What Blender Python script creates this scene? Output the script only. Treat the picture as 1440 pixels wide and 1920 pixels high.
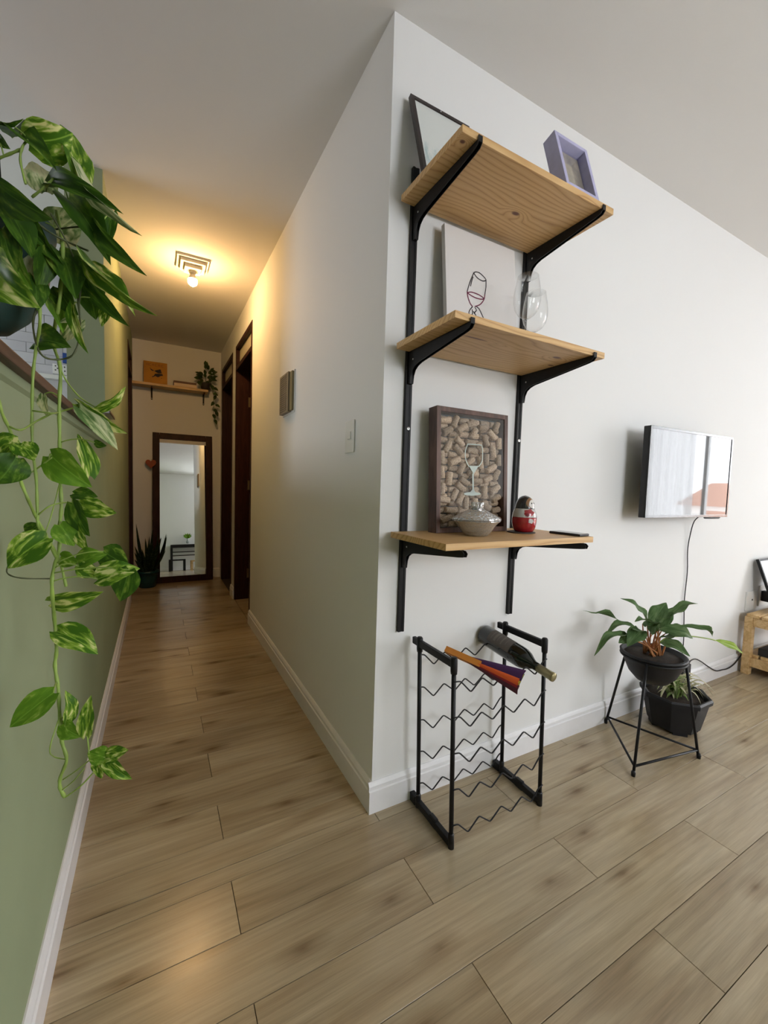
import bpy, bmesh, math, random
from mathutils import Vector, Matrix, Euler
for o in list(bpy.data.objects): bpy.data.objects.remove(o)
SC = bpy.context.scene
COL = SC.collection
PI = math.pi
# ------------------------------------------------------------------ camera, world, light, exposure
FPX = 780.2976
CAM = Vector((-0.65129688, -1.22049317, 1.12900099))
RX = Vector((0.87793481, -0.4778168, 0.03035739))
DN = Vector((-0.00291365, -0.06873652, -0.99763059))
FW = Vector((0.47877132, 0.87576618, -0.06173837))
cd = bpy.data.cameras.new('camera'); cam = bpy.data.objects.new('camera', cd); COL.objects.link(cam)
m = Matrix.Identity(4)
for i in range(3):
    m[i][0] = RX[i]; m[i][1] = -DN[i]; m[i][2] = -FW[i]; m[i][3] = CAM[i]
cam.matrix_world = m
cd.sensor_fit = 'HORIZONTAL'; cd.sensor_width = 36.0; cd.lens = FPX / 1440 * 36.0; cd.clip_start = 0.02
SC.camera = cam
vs = SC.view_settings
vs.view_transform = 'Standard'; vs.look = 'None'; vs.gamma = 1.0; vs.use_curve_mapping = False
vs.exposure = 0.1
SC.display_settings.display_device = 'sRGB'
cy = SC.cycles
cy.use_denoising = True
cy.max_bounces = 7; cy.diffuse_bounces = 4; cy.glossy_bounces = 4; cy.transmission_bounces = 6; cy.transparent_max_bounces = 12
cy.use_adaptive_sampling = True; cy.adaptive_threshold = 0.1
cy.caustics_reflective = False; cy.caustics_refractive = False; cy.sample_clamp_indirect = 6.0
W = bpy.data.worlds.new('sky'); SC.world = W; W.use_nodes = True
bgn = W.node_tree.nodes['Background']; bgn.inputs[0].default_value = (0.935, 0.952, 1.0, 1); bgn.inputs[1].default_value = 15.0
XR = 6.0; YB = -3.45; H = 2.6; XL = -0.876; YE = 3.99
WIN = (-3.40, -1.42, 0.10, 2.52)          # balcony window in the far right wall: y0, y1, z0, z1
KWIN = (1.1, 1.9, 1.2, 2.1)             # kitchen window
def portal(name, loc, rot, sx, sy):
    l = bpy.data.lights.new(name, 'AREA'); l.shape = 'RECTANGLE'; l.size = sx; l.size_y = sy
    l.cycles.is_portal = True
    o = bpy.data.objects.new(name, l); COL.objects.link(o); o.location = loc; o.rotation_euler = rot
    return o
portal('window_portal', (XR + 0.16, (WIN[0] + WIN[1]) / 2, (WIN[2] + WIN[3]) / 2), (0, PI / 2, 0), WIN[3] - WIN[2], WIN[1] - WIN[0])
FILL_WIN = (0.50, 1.70, 1.0, 2.25)         # unseen window added behind the camera as fill light: x0, x1, z0, z1
portal('fill_window_portal', ((FILL_WIN[0] + FILL_WIN[1]) / 2, YB - 0.16, (FILL_WIN[2] + FILL_WIN[3]) / 2), (PI / 2, 0, 0), FILL_WIN[1] - FILL_WIN[0], FILL_WIN[3] - FILL_WIN[2])
portal('kitchen_window_portal', (-3.16, (KWIN[0] + KWIN[1]) / 2, (KWIN[2] + KWIN[3]) / 2), (0, -PI / 2, 0), KWIN[3] - KWIN[2], KWIN[1] - KWIN[0])
BULB_STRENGTH = 620.0

# ------------------------------------------------------------------ helpers
def at(u, v, d):
    """point that lies d metres in front of the camera along pixel (u, v)"""
    return CAM + (RX * ((u - 720) / FPX) + DN * ((v - 960) / FPX) + FW) * d
def aty(u, v, y):
    r = RX * ((u - 720) / FPX) + DN * ((v - 960) / FPX) + FW
    return CAM + r * ((y - CAM.y) / r.y)
def V(*a): return Vector(a)

class MB:
    def __init__(s): s.v = []; s.f = []; s.sm = []
    def add(s, vs_, fs, smooth=False, M=None):
        b = len(s.v)
        for p in vs_:
            p = Vector(p)
            s.v.append(M @ p if M is not None else p)
        for f in fs: s.f.append([b + i for i in f]); s.sm.append(smooth)
        return s
    def box(s, lo, hi, M=None, bev=0.0):
        x0, y0, z0 = lo; x1, y1, z1 = hi
        if bev <= 0:
            vv = [(x0,y0,z0),(x1,y0,z0),(x1,y1,z0),(x0,y1,z0),(x0,y0,z1),(x1,y0,z1),(x1,y1,z1),(x0,y1,z1)]
            return s.add(vv, [(0,3,2,1),(4,5,6,7),(0,1,5,4),(1,2,6,5),(2,3,7,6),(3,0,4,7)], False, M)
        bm = bmesh.new(); bmesh.ops.create_cube(bm, size=1)
        for v in bm.verts: v.co = Vector(((x0+x1)/2 + v.co.x*(x1-x0), (y0+y1)/2 + v.co.y*(y1-y0), (z0+z1)/2 + v.co.z*(z1-z0)))
        bmesh.ops.bevel(bm, geom=bm.edges[:], offset=bev, segments=2, affect='EDGES', profile=0.6)
        bm.verts.index_update()
        s.add([v.co.copy() for v in bm.verts], [[v.index for v in f.verts] for f in bm.faces], False, M); bm.free()
        return s
    def tube(s, pts, r, n=8, M=None, closed=False, cap=True):
        pts = [Vector(p) for p in pts]; N = len(pts)
        rs = r if isinstance(r, (list, tuple)) else [r] * N
        vv = []; up = None
        for i, p in enumerate(pts):
            if closed: t = pts[(i+1) % N] - pts[i-1]
            else: t = pts[min(i+1, N-1)] - pts[max(i-1, 0)]
            t = t.normalized() if t.length > 1e-9 else Vector((0,0,1))
            if up is None:
                up = Vector((0,0,1)) if abs(t.z) < 0.9 else Vector((1,0,0))
            a = up - t * up.dot(t)
            if a.length < 1e-6: a = t.orthogonal()
            a.normalize(); up = a; b = t.cross(a)
            for k in range(n):
                an = 2*PI*k/n; vv.append(p + (a*math.cos(an) + b*math.sin(an)) * rs[i])
        ff = []
        for i in range(N if closed else N-1):
            j = (i+1) % N
            for k in range(n): ff.append((i*n+k, i*n+(k+1)%n, j*n+(k+1)%n, j*n+k))
        if cap and not closed:
            ff.append(tuple(range(n-1, -1, -1))); ff.append(tuple(range((N-1)*n, N*n)))
        return s.add(vv, ff, True, M)
    def lathe(s, prof, n=24, M=None, smooth=True, c=(0,0,0), sx=1, sy=1):
        vv = []; ff = []
        for (r, z) in prof:
            for k in range(n):
                a = 2*PI*k/n; vv.append((c[0]+r*math.cos(a)*sx, c[1]+r*math.sin(a)*sy, c[2]+z))
        for i in range(len(prof)-1):
            for k in range(n): ff.append((i*n+k, i*n+(k+1)%n, (i+1)*n+(k+1)%n, (i+1)*n+k))
        if prof[0][0] > 1e-5: ff.append(tuple(range(n-1, -1, -1)))
        if prof[-1][0] > 1e-5: ff.append(tuple((len(prof)-1)*n+k for k in range(n)))
        return s.add(vv, ff, smooth, M)
    def prism(s, poly, lo, hi, axis='x', M=None):
        """extrude a closed 2-D polygon between lo and hi along axis"""
        n = len(poly); vv = []
        for h in (lo, hi):
            for (a, b) in poly:
                vv.append({'x': (h,a,b), 'y': (a,h,b), 'z': (a,b,h)}[axis])
        ff = [tuple(range(n-1,-1,-1)), tuple(range(n, 2*n))] + [(i, (i+1)%n, n+(i+1)%n, n+i) for i in range(n)]
        return s.add(vv, ff, False, M)
    def build(s, name, mat, parent=None, kind=None, label=None, fixn=True):
        org = Vector((0,0,0))
        p = parent
        while p is not None: org += p.location; p = p.parent
        me = bpy.data.meshes.new(name)
        me.from_pydata([tuple(v - org) for v in s.v], [], s.f)
        me.polygons.foreach_set('use_smooth', s.sm)
        if fixn:
            bm = bmesh.new(); bm.from_mesh(me); bmesh.ops.recalc_face_normals(bm, faces=bm.faces[:]); bm.to_mesh(me); bm.free()
        me.materials.append(mat); me.update()
        o = bpy.data.objects.new(name, me); COL.objects.link(o)
        if parent is not None: o.parent = parent
        if kind: o['kind'] = kind
        if label: o['label'] = label
        return o
def tag(o, label, cat, group=None):
    o['label'] = label; o['category'] = cat
    if group: o['group'] = group
    return o
def thing(name, loc, label, cat, group=None):
    o = bpy.data.objects.new(name, None); COL.objects.link(o); o.location = loc; o.empty_display_size = 0.05
    return tag(o, label, cat, group)
def struct(name, mb, mat, label=None):
    return mb.build(name, mat, None, 'structure', label)

# ------------------------------------------------------------------ materials
MATS = {}
def newmat(name):
    mt = bpy.data.materials.new(name); mt.use_nodes = True
    nt = mt.node_tree; return mt, nt, nt.nodes['Principled BSDF']
def nd(nt, t, **kw):
    n = nt.nodes.new(t)
    for k, v in kw.items():
        if k in n.inputs.keys(): n.inputs[k].default_value = v
        else: setattr(n, k, v)
    return n
def ramp(nt, stops, interp='LINEAR'):
    r = nt.nodes.new('ShaderNodeValToRGB'); r.color_ramp.interpolation = interp
    el = r.color_ramp.elements
    while len(el) > 1: el.remove(el[0])
    el[0].position = stops[0][0]; el[0].color = (*stops[0][1], 1)
    for p, c in stops[1:]:
        e = el.new(p); e.color = (*c, 1)
    return r
def plain(name, col, rough=0.5, metal=0.0, spec=0.5, noise=0.0, nscale=30.0, bump=0.0, bscale=200.0, coat=0.0):
    mt, nt, b = newmat(name)
    b.inputs['Base Color'].default_value = (*col, 1); b.inputs['Roughness'].default_value = rough
    b.inputs['Metallic'].default_value = metal; b.inputs['Specular IOR Level'].default_value = spec
    b.inputs['Coat Weight'].default_value = coat
    tc = nd(nt, 'ShaderNodeTexCoord')
    if noise > 0:
        nz = nd(nt, 'ShaderNodeTexNoise', Scale=nscale, Detail=4.0)
        nt.links.new(tc.outputs['Object'], nz.inputs['Vector'])
        r = ramp(nt, [(0.3, tuple(c*(1-noise) for c in col)), (0.7, tuple(min(1, c*(1+noise)) for c in col))])
        nt.links.new(nz.outputs['Fac'], r.inputs[0]); nt.links.new(r.outputs[0], b.inputs['Base Color'])
    if bump > 0:
        n2 = nd(nt, 'ShaderNodeTexNoise', Scale=bscale, Detail=3.0)
        nt.links.new(tc.outputs['Object'], n2.inputs['Vector'])
        bp = nd(nt, 'ShaderNodeBump', Strength=bump, Distance=0.002)
        nt.links.new(n2.outputs['Fac'], bp.inputs['Height']); nt.links.new(bp.outputs[0], b.inputs['Normal'])
    return mt
def wood(name, c_dark, c_mid, c_light, rough=0.5, scale=(1.2, 14, 14), rand=0.0, knots=False, coat=0.0, bump=0.15, wave=6.0, axis='X', spec=0.5, contrast=1.0):
    mt, nt, b = newmat(name); L = nt.links
    b.inputs['Roughness'].default_value = rough; b.inputs['Coat Weight'].default_value = coat; b.inputs['Specular IOR Level'].default_value = spec
    tc = nd(nt, 'ShaderNodeTexCoord'); oi = nd(nt, 'ShaderNodeObjectInfo')
    vm = nd(nt, 'ShaderNodeVectorMath', operation='SCALE'); vm.inputs['Scale'].default_value = 37.0
    cmb = nd(nt, 'ShaderNodeCombineXYZ')
    for i in range(3): L.new(oi.outputs['Random'], cmb.inputs[i])
    L.new(cmb.outputs[0], vm.inputs[0])
    ad = nd(nt, 'ShaderNodeVectorMath', operation='ADD'); L.new(tc.outputs['Object'], ad.inputs[0]); L.new(vm.outputs[0], ad.inputs[1])
    mp = nd(nt, 'ShaderNodeMapping'); mp.inputs['Scale'].default_value = scale; L.new(ad.outputs[0], mp.inputs[0])
    n1 = nd(nt, 'ShaderNodeTexNoise', Scale=1.6, Detail=3.0, Distortion=0.6); L.new(mp.outputs[0], n1.inputs['Vector'])
    # rings: wave driven by noise
    ml = nd(nt, 'ShaderNodeMath', operation='MULTIPLY'); ml.inputs[1].default_value = wave; L.new(n1.outputs['Fac'], ml.inputs[0])
    fr = nd(nt, 'ShaderNodeMath', operation='PINGPONG'); fr.inputs[1].default_value = 0.5; L.new(ml.outputs[0], fr.inputs[0])
    mp2 = nd(nt, 'ShaderNodeMapping'); mp2.inputs['Scale'].default_value = tuple(v*6 for v in scale); L.new(ad.outputs[0], mp2.inputs[0])
    n2 = nd(nt, 'ShaderNodeTexNoise', Scale=3.0, Detail=4.0); L.new(mp2.outputs[0], n2.inputs['Vector'])
    mx = nd(nt, 'ShaderNodeMath', operation='MULTIPLY_ADD'); L.new(fr.outputs[0], mx.inputs[0]); mx.inputs[1].default_value = 1.1
    hf = nd(nt, 'ShaderNodeMath', operation='MULTIPLY'); L.new(n2.outputs['Fac'], hf.inputs[0]); hf.inputs[1].default_value = 0.55; L.new(hf.outputs[0], mx.inputs[2])
    r = ramp(nt, [(0.15, c_dark), (0.45, c_mid), (0.85, c_light)]); L.new(mx.outputs[0], r.inputs[0])
    out = r.outputs[0]
    if knots:
        vo = nd(nt, 'ShaderNodeTexVoronoi', Scale=1.0)
        mp3 = nd(nt, 'ShaderNodeMapping'); mp3.inputs['Scale'].default_value = knots; L.new(ad.outputs[0], mp3.inputs[0]); L.new(mp3.outputs[0], vo.inputs['Vector'])
        kr = ramp(nt, [(0.0, (0.30, 0.20, 0.15)), (0.05, (0.45, 0.34, 0.27)), (0.11, (1, 1, 1))]); L.new(vo.outputs['Distance'], kr.inputs[0])
        km = nd(nt, 'ShaderNodeMixRGB', blend_type='MULTIPLY'); km.inputs[0].default_value = 1.0
        L.new(out, km.inputs[1]); L.new(kr.outputs[0], km.inputs[2]); out = km.outputs[0]
    if rand > 0:
        hs = nd(nt, 'ShaderNodeHueSaturation')
        mr = nd(nt, 'ShaderNodeMapRange'); mr.inputs['To Min'].default_value = 1-rand; mr.inputs['To Max'].default_value = 1+rand
        L.new(oi.outputs['Random'], mr.inputs[0]); L.new(mr.outputs[0], hs.inputs['Value']); L.new(out, hs.inputs['Color']); out = hs.outputs[0]
    L.new(out, b.inputs['Base Color'])
    if bump > 0:
        bp = nd(nt, 'ShaderNodeBump', Strength=bump, Distance=0.001); L.new(n2.outputs['Fac'], bp.inputs['Height']); L.new(bp.outputs[0], b.inputs['Normal'])
    return mt
def pine(name, knots=(), dark=(0.34, 0.155, 0.045), mid=(0.60, 0.365, 0.15), light=(0.71, 0.48, 0.23), seed=0.0):
    mt, nt, b = newmat(name); L = nt.links; b.inputs['Roughness'].default_value = 0.45
    tc = nd(nt, 'ShaderNodeTexCoord'); mp = nd(nt, 'ShaderNodeMapping'); mp.inputs['Scale'].default_value = (0.22, 1, 1); mp.inputs['Location'].default_value = (seed, seed*1.7, seed*0.6); L.new(tc.outputs['Object'], mp.inputs[0])
    nz = nd(nt, 'ShaderNodeTexNoise', Scale=7.0, Detail=2.0, Roughness=0.45); L.new(mp.outputs[0], nz.inputs['Vector'])
    sp = nd(nt, 'ShaderNodeSeparateXYZ'); L.new(mp.outputs[0], sp.inputs[0])
    yz = nd(nt, 'ShaderNodeMath', operation='MULTIPLY_ADD'); L.new(sp.outputs['Z'], yz.inputs[0]); yz.inputs[1].default_value = 0.8; L.new(sp.outputs['Y'], yz.inputs[2])
    ph = nd(nt, 'ShaderNodeMath', operation='MULTIPLY_ADD'); L.new(nz.outputs['Fac'], ph.inputs[0]); ph.inputs[1].default_value = 0.16; L.new(yz.outputs[0], ph.inputs[2])
    phase = ph.outputs[0]; dk = None
    for (kx, ky, sx, sy) in knots:
        sb = nd(nt, 'ShaderNodeVectorMath', operation='SUBTRACT'); sb.inputs[1].default_value = (kx, ky, 0); L.new(tc.outputs['Object'], sb.inputs[0])
        sc = nd(nt, 'ShaderNodeVectorMath', operation='MULTIPLY'); sc.inputs[1].default_value = (1/sx, 1/sy, 0); L.new(sb.outputs[0], sc.inputs[0])
        ln = nd(nt, 'ShaderNodeVectorMath', operation='LENGTH'); L.new(sc.outputs[0], ln.inputs[0])
        m1 = nd(nt, 'ShaderNodeMapRange', interpolation_type='SMOOTHSTEP'); m1.inputs['From Min'].default_value = 0.0; m1.inputs['From Max'].default_value = 4.5; m1.inputs['To Min'].default_value = 0.045; m1.inputs['To Max'].default_value = 0.0; L.new(ln.outputs['Value'], m1.inputs[0])
        ad = nd(nt, 'ShaderNodeMath', operation='ADD'); L.new(phase, ad.inputs[0]); L.new(m1.outputs[0], ad.inputs[1]); phase = ad.outputs[0]
        m2 = nd(nt, 'ShaderNodeMapRange', interpolation_type='SMOOTHSTEP'); m2.inputs['From Min'].default_value = 0.55; m2.inputs['From Max'].default_value = 1.3; m2.inputs['To Min'].default_value = 1.0; m2.inputs['To Max'].default_value = 0.0; L.new(ln.outputs['Value'], m2.inputs[0])
        if dk is None: dk = m2.outputs[0]
        else:
            mxm = nd(nt, 'ShaderNodeMath', operation='MAXIMUM'); L.new(dk, mxm.inputs[0]); L.new(m2.outputs[0], mxm.inputs[1]); dk = mxm.outputs[0]
    ml = nd(nt, 'ShaderNodeMath', operation='MULTIPLY'); ml.inputs[1].default_value = 55.0; L.new(phase, ml.inputs[0])
    fr = nd(nt, 'ShaderNodeMath', operation='FRACT'); L.new(ml.outputs[0], fr.inputs[0])
    r = ramp(nt, [(0.0, dark), (0.10, mid), (0.55, light), (0.86, mid), (1.0, dark)]); L.new(fr.outputs[0], r.inputs[0])
    n2 = nd(nt, 'ShaderNodeTexNoise', Scale=1.0, Detail=4.0); mp2 = nd(nt, 'ShaderNodeMapping'); mp2.inputs['Scale'].default_value = (14, 260, 260); L.new(tc.outputs['Object'], mp2.inputs[0]); L.new(mp2.outputs[0], n2.inputs['Vector'])
    mx = nd(nt, 'ShaderNodeMixRGB', blend_type='MIX'); nr = nd(nt, 'ShaderNodeMapRange'); nr.inputs['From Min'].default_value = 0.3; nr.inputs['From Max'].default_value = 0.7; nr.inputs['To Min'].default_value = 0.15; nr.inputs['To Max'].default_value = 0.65; L.new(n2.outputs['Fac'], nr.inputs[0])
    L.new(nr.outputs[0], mx.inputs[0]); L.new(r.outputs[0], mx.inputs[1]); mx.inputs[2].default_value = (*mid, 1)
    out = mx.outputs[0]
    if dk is not None:
        km = nd(nt, 'ShaderNodeMixRGB'); L.new(dk, km.inputs[0]); L.new(out, km.inputs[1]); km.inputs[2].default_value = (0.16, 0.06, 0.03, 1); out = km.outputs[0]
    L.new(out, b.inputs['Base Color'])
    return mt
def leafmat(name, dark, mid, light, thr=(0.48, 0.56, 0.64), scale=(2.4, 5.2, 1.0), rough=0.42, trans=0.3):
    mt, nt, b = newmat(name); L = nt.links
    b.inputs['Roughness'].default_value = rough; b.inputs['Specular IOR Level'].default_value = 0.16
    tc = nd(nt, 'ShaderNodeTexCoord'); oi = nd(nt, 'ShaderNodeObjectInfo')
    sc_ = nd(nt, 'ShaderNodeMath', operation='MULTIPLY'); sc_.inputs[1].default_value = 50.0; L.new(oi.outputs['Random'], sc_.inputs[0])
    mp = nd(nt, 'ShaderNodeMapping'); mp.inputs['Scale'].default_value = scale; L.new(tc.outputs['Object'], mp.inputs[0])
    nz = nd(nt, 'ShaderNodeTexNoise', noise_dimensions='4D'); nz.inputs['Scale'].default_value = 1.0; nz.inputs['Detail'].default_value = 3.0; nz.inputs['Distortion'].default_value = 0.9
    L.new(mp.outputs[0], nz.inputs['Vector']); L.new(sc_.outputs[0], nz.inputs['W'])
    r = ramp(nt, [(thr[0], dark), (thr[1], mid), (thr[2], light)]); L.new(nz.outputs['Fac'], r.inputs[0])
    # midrib lighter
    sx = nd(nt, 'ShaderNodeSeparateXYZ'); L.new(tc.outputs['Object'], sx.inputs[0])
    ab = nd(nt, 'ShaderNodeMath', operation='ABSOLUTE'); L.new(sx.outputs['Y'], ab.inputs[0])
    mr = nd(nt, 'ShaderNodeMapRange'); mr.inputs['From Min'].default_value = 0.006; mr.inputs['From Max'].default_value = 0.022; mr.inputs['To Min'].default_value = 0.55; mr.inputs['To Max'].default_value = 0.0
    L.new(ab.outputs[0], mr.inputs[0])
    mx = nd(nt, 'ShaderNodeMixRGB'); L.new(mr.outputs[0], mx.inputs[0]); L.new(r.outputs[0], mx.inputs[1]); mx.inputs[2].default_value = (*[min(1, c*1.5+0.02) for c in mid], 1)
    L.new(mx.outputs[0], b.inputs['Base Color'])
    tr = nd(nt, 'ShaderNodeBsdfTranslucent'); L.new(mx.outputs[0], tr.inputs[0])
    ms = nd(nt, 'ShaderNodeMixShader'); ms.inputs[0].default_value = trans
    L.new(b.outputs[0], ms.inputs[1]); L.new(tr.outputs[0], ms.inputs[2]); L.new(ms.outputs[0], nt.nodes['Material Output'].inputs[0])
    return mt
def thinglass(name, tint=(1, 1, 1), refl=0.75, rough=0.02, base=0.035, diff=None, power=4.0, bump=0):
    mt, nt, b = newmat(name); L = nt.links
    nt.nodes.remove(b)
    t = nd(nt, 'ShaderNodeBsdfTransparent'); t.inputs[0].default_value = (*tint, 1)
    g = nd(nt, 'ShaderNodeBsdfGlossy'); g.inputs['Roughness'].default_value = rough
    lw = nd(nt, 'ShaderNodeLayerWeight'); lw.inputs['Blend'].default_value = 0.5
    pw = nd(nt, 'ShaderNodeMath', operation='POWER'); pw.inputs[1].default_value = power; L.new(lw.outputs['Facing'], pw.inputs[0])
    ml = nd(nt, 'ShaderNodeMath', operation='MULTIPLY_ADD', use_clamp=True); ml.inputs[1].default_value = refl; ml.inputs[2].default_value = base; L.new(pw.outputs[0], ml.inputs[0])
    if bump:
        tc = nd(nt, 'ShaderNodeTexCoord'); vo = nd(nt, 'ShaderNodeTexVoronoi', Scale=bump); L.new(tc.outputs['Object'], vo.inputs['Vector'])
        bp = nd(nt, 'ShaderNodeBump', Strength=0.9, Distance=0.004); L.new(vo.outputs['Distance'], bp.inputs['Height'])
        L.new(bp.outputs[0], lw.inputs['Normal']); L.new(bp.outputs[0], g.inputs['Normal'])
    ms = nd(nt, 'ShaderNodeMixShader'); L.new(ml.outputs[0], ms.inputs[0]); L.new(t.outputs[0], ms.inputs[1]); L.new(g.outputs[0], ms.inputs[2])
    fin = ms
    if diff:
        d = nd(nt, 'ShaderNodeBsdfDiffuse'); d.inputs[0].default_value = (0.9, 0.92, 0.92, 1)
        m2 = nd(nt, 'ShaderNodeMixShader'); m2.inputs[0].default_value = diff; L.new(ms.outputs[0], m2.inputs[1]); L.new(d.outputs[0], m2.inputs[2]); fin = m2
    L.new(fin.outputs[0], nt.nodes['Material Output'].inputs[0])
    return mt

M_wall = plain('white_wall_paint', (0.79, 0.79, 0.785), 0.75, bump=0.08, bscale=350, spec=0.3)
M_hallwall = M_wall
M_ceil = plain('ceiling_paint', (0.78, 0.765, 0.745), 0.85, bump=0.12, bscale=300, spec=0.2)
M_green = plain('green_wall_paint', (0.300, 0.352, 0.215), 0.8, noise=0.05, nscale=3, bump=0.1, bscale=300, spec=0.25)
M_base = plain('baseboard_white', (0.80, 0.795, 0.81), 0.35, noise=0.02)
def oak():
    mt, nt, b = newmat('oak_plank'); L = nt.links
    b.inputs['Specular IOR Level'].default_value = 0.5
    tc = nd(nt, 'ShaderNodeTexCoord'); oi = nd(nt, 'ShaderNodeObjectInfo')
    cmb = nd(nt, 'ShaderNodeCombineXYZ'); k = nd(nt, 'ShaderNodeMath', operation='MULTIPLY'); k.inputs[1].default_value = 53.0; L.new(oi.outputs['Random'], k.inputs[0])
    for i in range(3): L.new(k.outputs[0], cmb.inputs[i])
    ad = nd(nt, 'ShaderNodeVectorMath', operation='ADD'); L.new(tc.outputs['Object'], ad.inputs[0]); L.new(cmb.outputs[0], ad.inputs[1])
    def nzs(sc, detail, rough=0.5, dist=0.0):
        mp = nd(nt, 'ShaderNodeMapping'); mp.inputs['Scale'].default_value = sc; L.new(ad.outputs[0], mp.inputs[0])
        n = nd(nt, 'ShaderNodeTexNoise', Scale=1.0, Detail=detail, Roughness=rough, Distortion=dist); L.new(mp.outputs[0], n.inputs['Vector']); return n
    big = nzs((1.6, 9, 1), 3.0, 0.5, 0.8); mid = nzs((2.2, 75, 1), 3.0, 0.55, 0.0); fine = nzs((12, 420, 1), 2.0)
    r = ramp(nt, [(0.30, (0.280, 0.202, 0.118)), (0.50, (0.372, 0.290, 0.182)), (0.72, (0.432, 0.350, 0.232))]); L.new(big.outputs['Fac'], r.inputs[0])
    g1 = nd(nt, 'ShaderNodeMath', operation='MULTIPLY_ADD'); L.new(fine.outputs['Fac'], g1.inputs[0]); g1.inputs[1].default_value = 0.5; L.new(mid.outputs['Fac'], g1.inputs[2])
    gr = nd(nt, 'ShaderNodeMapRange'); gr.inputs['From Min'].default_value = 0.50; gr.inputs['From Max'].default_value = 1.0; gr.inputs['To Min'].default_value = 0.80; gr.inputs['To Max'].default_value = 1.14; L.new(g1.outputs[0], gr.inputs[0])
    gm = nd(nt, 'ShaderNodeVectorMath', operation='SCALE'); L.new(r.outputs[0], gm.inputs[0]); L.new(gr.outputs[0], gm.inputs['Scale'])
    out = gm.outputs[0]
    # smoky knots
    mp3 = nd(nt, 'ShaderNodeMapping'); mp3.inputs['Scale'].default_value = (2.0, 5.0, 1); L.new(ad.outputs[0], mp3.inputs[0])
    vo = nd(nt, 'ShaderNodeTexVoronoi', Scale=1.0, voronoi_dimensions='2D'); L.new(mp3.outputs[0], vo.inputs['Vector'])
    sb = nd(nt, 'ShaderNodeMath', operation='MULTIPLY_ADD'); L.new(mid.outputs['Fac'], sb.inputs[0]); sb.inputs[1].default_value = 0.16; L.new(vo.outputs['Distance'], sb.inputs[2])
    kr = ramp(nt, [(0.07, (0.50, 0.42, 0.36)), (0.15, (0.80, 0.76, 0.72)), (0.25, (1, 1, 1))]); L.new(sb.outputs[0], kr.inputs[0])
    km = nd(nt, 'ShaderNodeMixRGB', blend_type='MULTIPLY'); km.inputs[0].default_value = 1.0; L.new(out, km.inputs[1]); L.new(kr.outputs[0], km.inputs[2])
    hs = nd(nt, 'ShaderNodeHueSaturation'); mr = nd(nt, 'ShaderNodeMapRange'); mr.inputs['To Min'].default_value = 0.93; mr.inputs['To Max'].default_value = 1.08; L.new(oi.outputs['Random'], mr.inputs[0]); L.new(mr.outputs[0], hs.inputs['Value']); L.new(km.outputs[0], hs.inputs['Color'])
    L.new(hs.outputs[0], b.inputs['Base Color'])
    rr = nd(nt, 'ShaderNodeMapRange'); rr.inputs['To Min'].default_value = 0.20; rr.inputs['To Max'].default_value = 0.29; L.new(mid.outputs['Fac'], rr.inputs[0]); L.new(rr.outputs[0], b.inputs['Roughness'])
    bp = nd(nt, 'ShaderNodeBump', Strength=0.07, Distance=0.001); L.new(mid.outputs['Fac'], bp.inputs['Height']); L.new(bp.outputs[0], b.inputs['Normal'])
    return mt
M_plank = oak()
M_sub = plain('plank_joint', (0.05, 0.035, 0.02), 0.9)
M_pine = wood('pine', (0.30, 0.135, 0.035), (0.50, 0.275, 0.095), (0.60, 0.37, 0.15), rough=0.45, scale=(1.0, 11, 11), wave=5.0, knots=(2.6, 5.5, 2.0), bump=0.08)
M_pine2 = wood('pale_pine', (0.44, 0.26, 0.10), (0.60, 0.39, 0.17), (0.70, 0.49, 0.25), rough=0.5, scale=(2, 14, 14), wave=4.0)
M_dwood = wood('dark_red_wood', (0.018, 0.0045, 0.0025), (0.028, 0.007, 0.004), (0.042, 0.012, 0.007), rough=0.5, scale=(12, 12, 1.2), wave=5, spec=0.2)
M_walnut = wood('walnut', (0.045, 0.018, 0.010), (0.085, 0.036, 0.022), (0.13, 0.062, 0.040), rough=0.45, scale=(9, 9, 1.5), wave=5)
M_capwood = wood('brown_cap_wood', (0.045, 0.022, 0.015), (0.08, 0.042, 0.028), (0.11, 0.06, 0.04), rough=0.5, scale=(12, 1.2, 12), wave=4)
M_black = plain('black_painted_steel', (0.008, 0.008, 0.009), 0.45, noise=0.2, nscale=60, spec=0.28)
M_blackm = plain('matte_black_plastic', (0.012, 0.012, 0.013), 0.55)
M_white = plain('white_plastic', (0.82, 0.82, 0.80), 0.3)
M_steel = plain('zinc_screw', (0.75, 0.75, 0.76), 0.3, metal=1.0)
M_brass = plain('hinge_brass', (0.45, 0.34, 0.18), 0.4, metal=1.0)

# ------------------------------------------------------------------ the setting
XK = -3.0; YK = 2.5; WT = 0.15
wr = MB().box((0, 0, -0.1), (XR + WT, WT, H)); struct('wall_right', wr, M_wall)
D1 = (2.172, 2.932); D2 = (3.118, 3.868); DZ = 2.378; D3 = (3.19, 3.83)
hw = MB()
hw.box((0, WT, 0), (WT, D1[0], H)); hw.box((0, D1[0], DZ), (WT, D1[1], H)); hw.box((0, D1[1], 0), (WT, D2[0], H))
hw.box((0, D2[0], DZ), (WT, D2[1], H)); hw.box((0, D2[1], 0), (WT, YE, H))
struct('wall_hall', hw, M_hallwall)
struct('wall_end', MB().box((-1.1, YE, 0), (2.2, YE + WT, H)), M_wall)
lw = MB()
lw.box((XL - WT, -1.9, 0), (XL, 1.28, 1.308)); lw.box((XL - WT, YB, 0), (XL, -1.9, H))
lw.box((XL - WT, 1.28, 0), (XL, D3[0], H)); lw.box((XL - WT, D3[0], DZ - 0.02), (XL, D3[1], H)); lw.box((XL - WT, D3[1], 0), (XL, YE, H))
struct('wall_left', lw, M_green)
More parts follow.
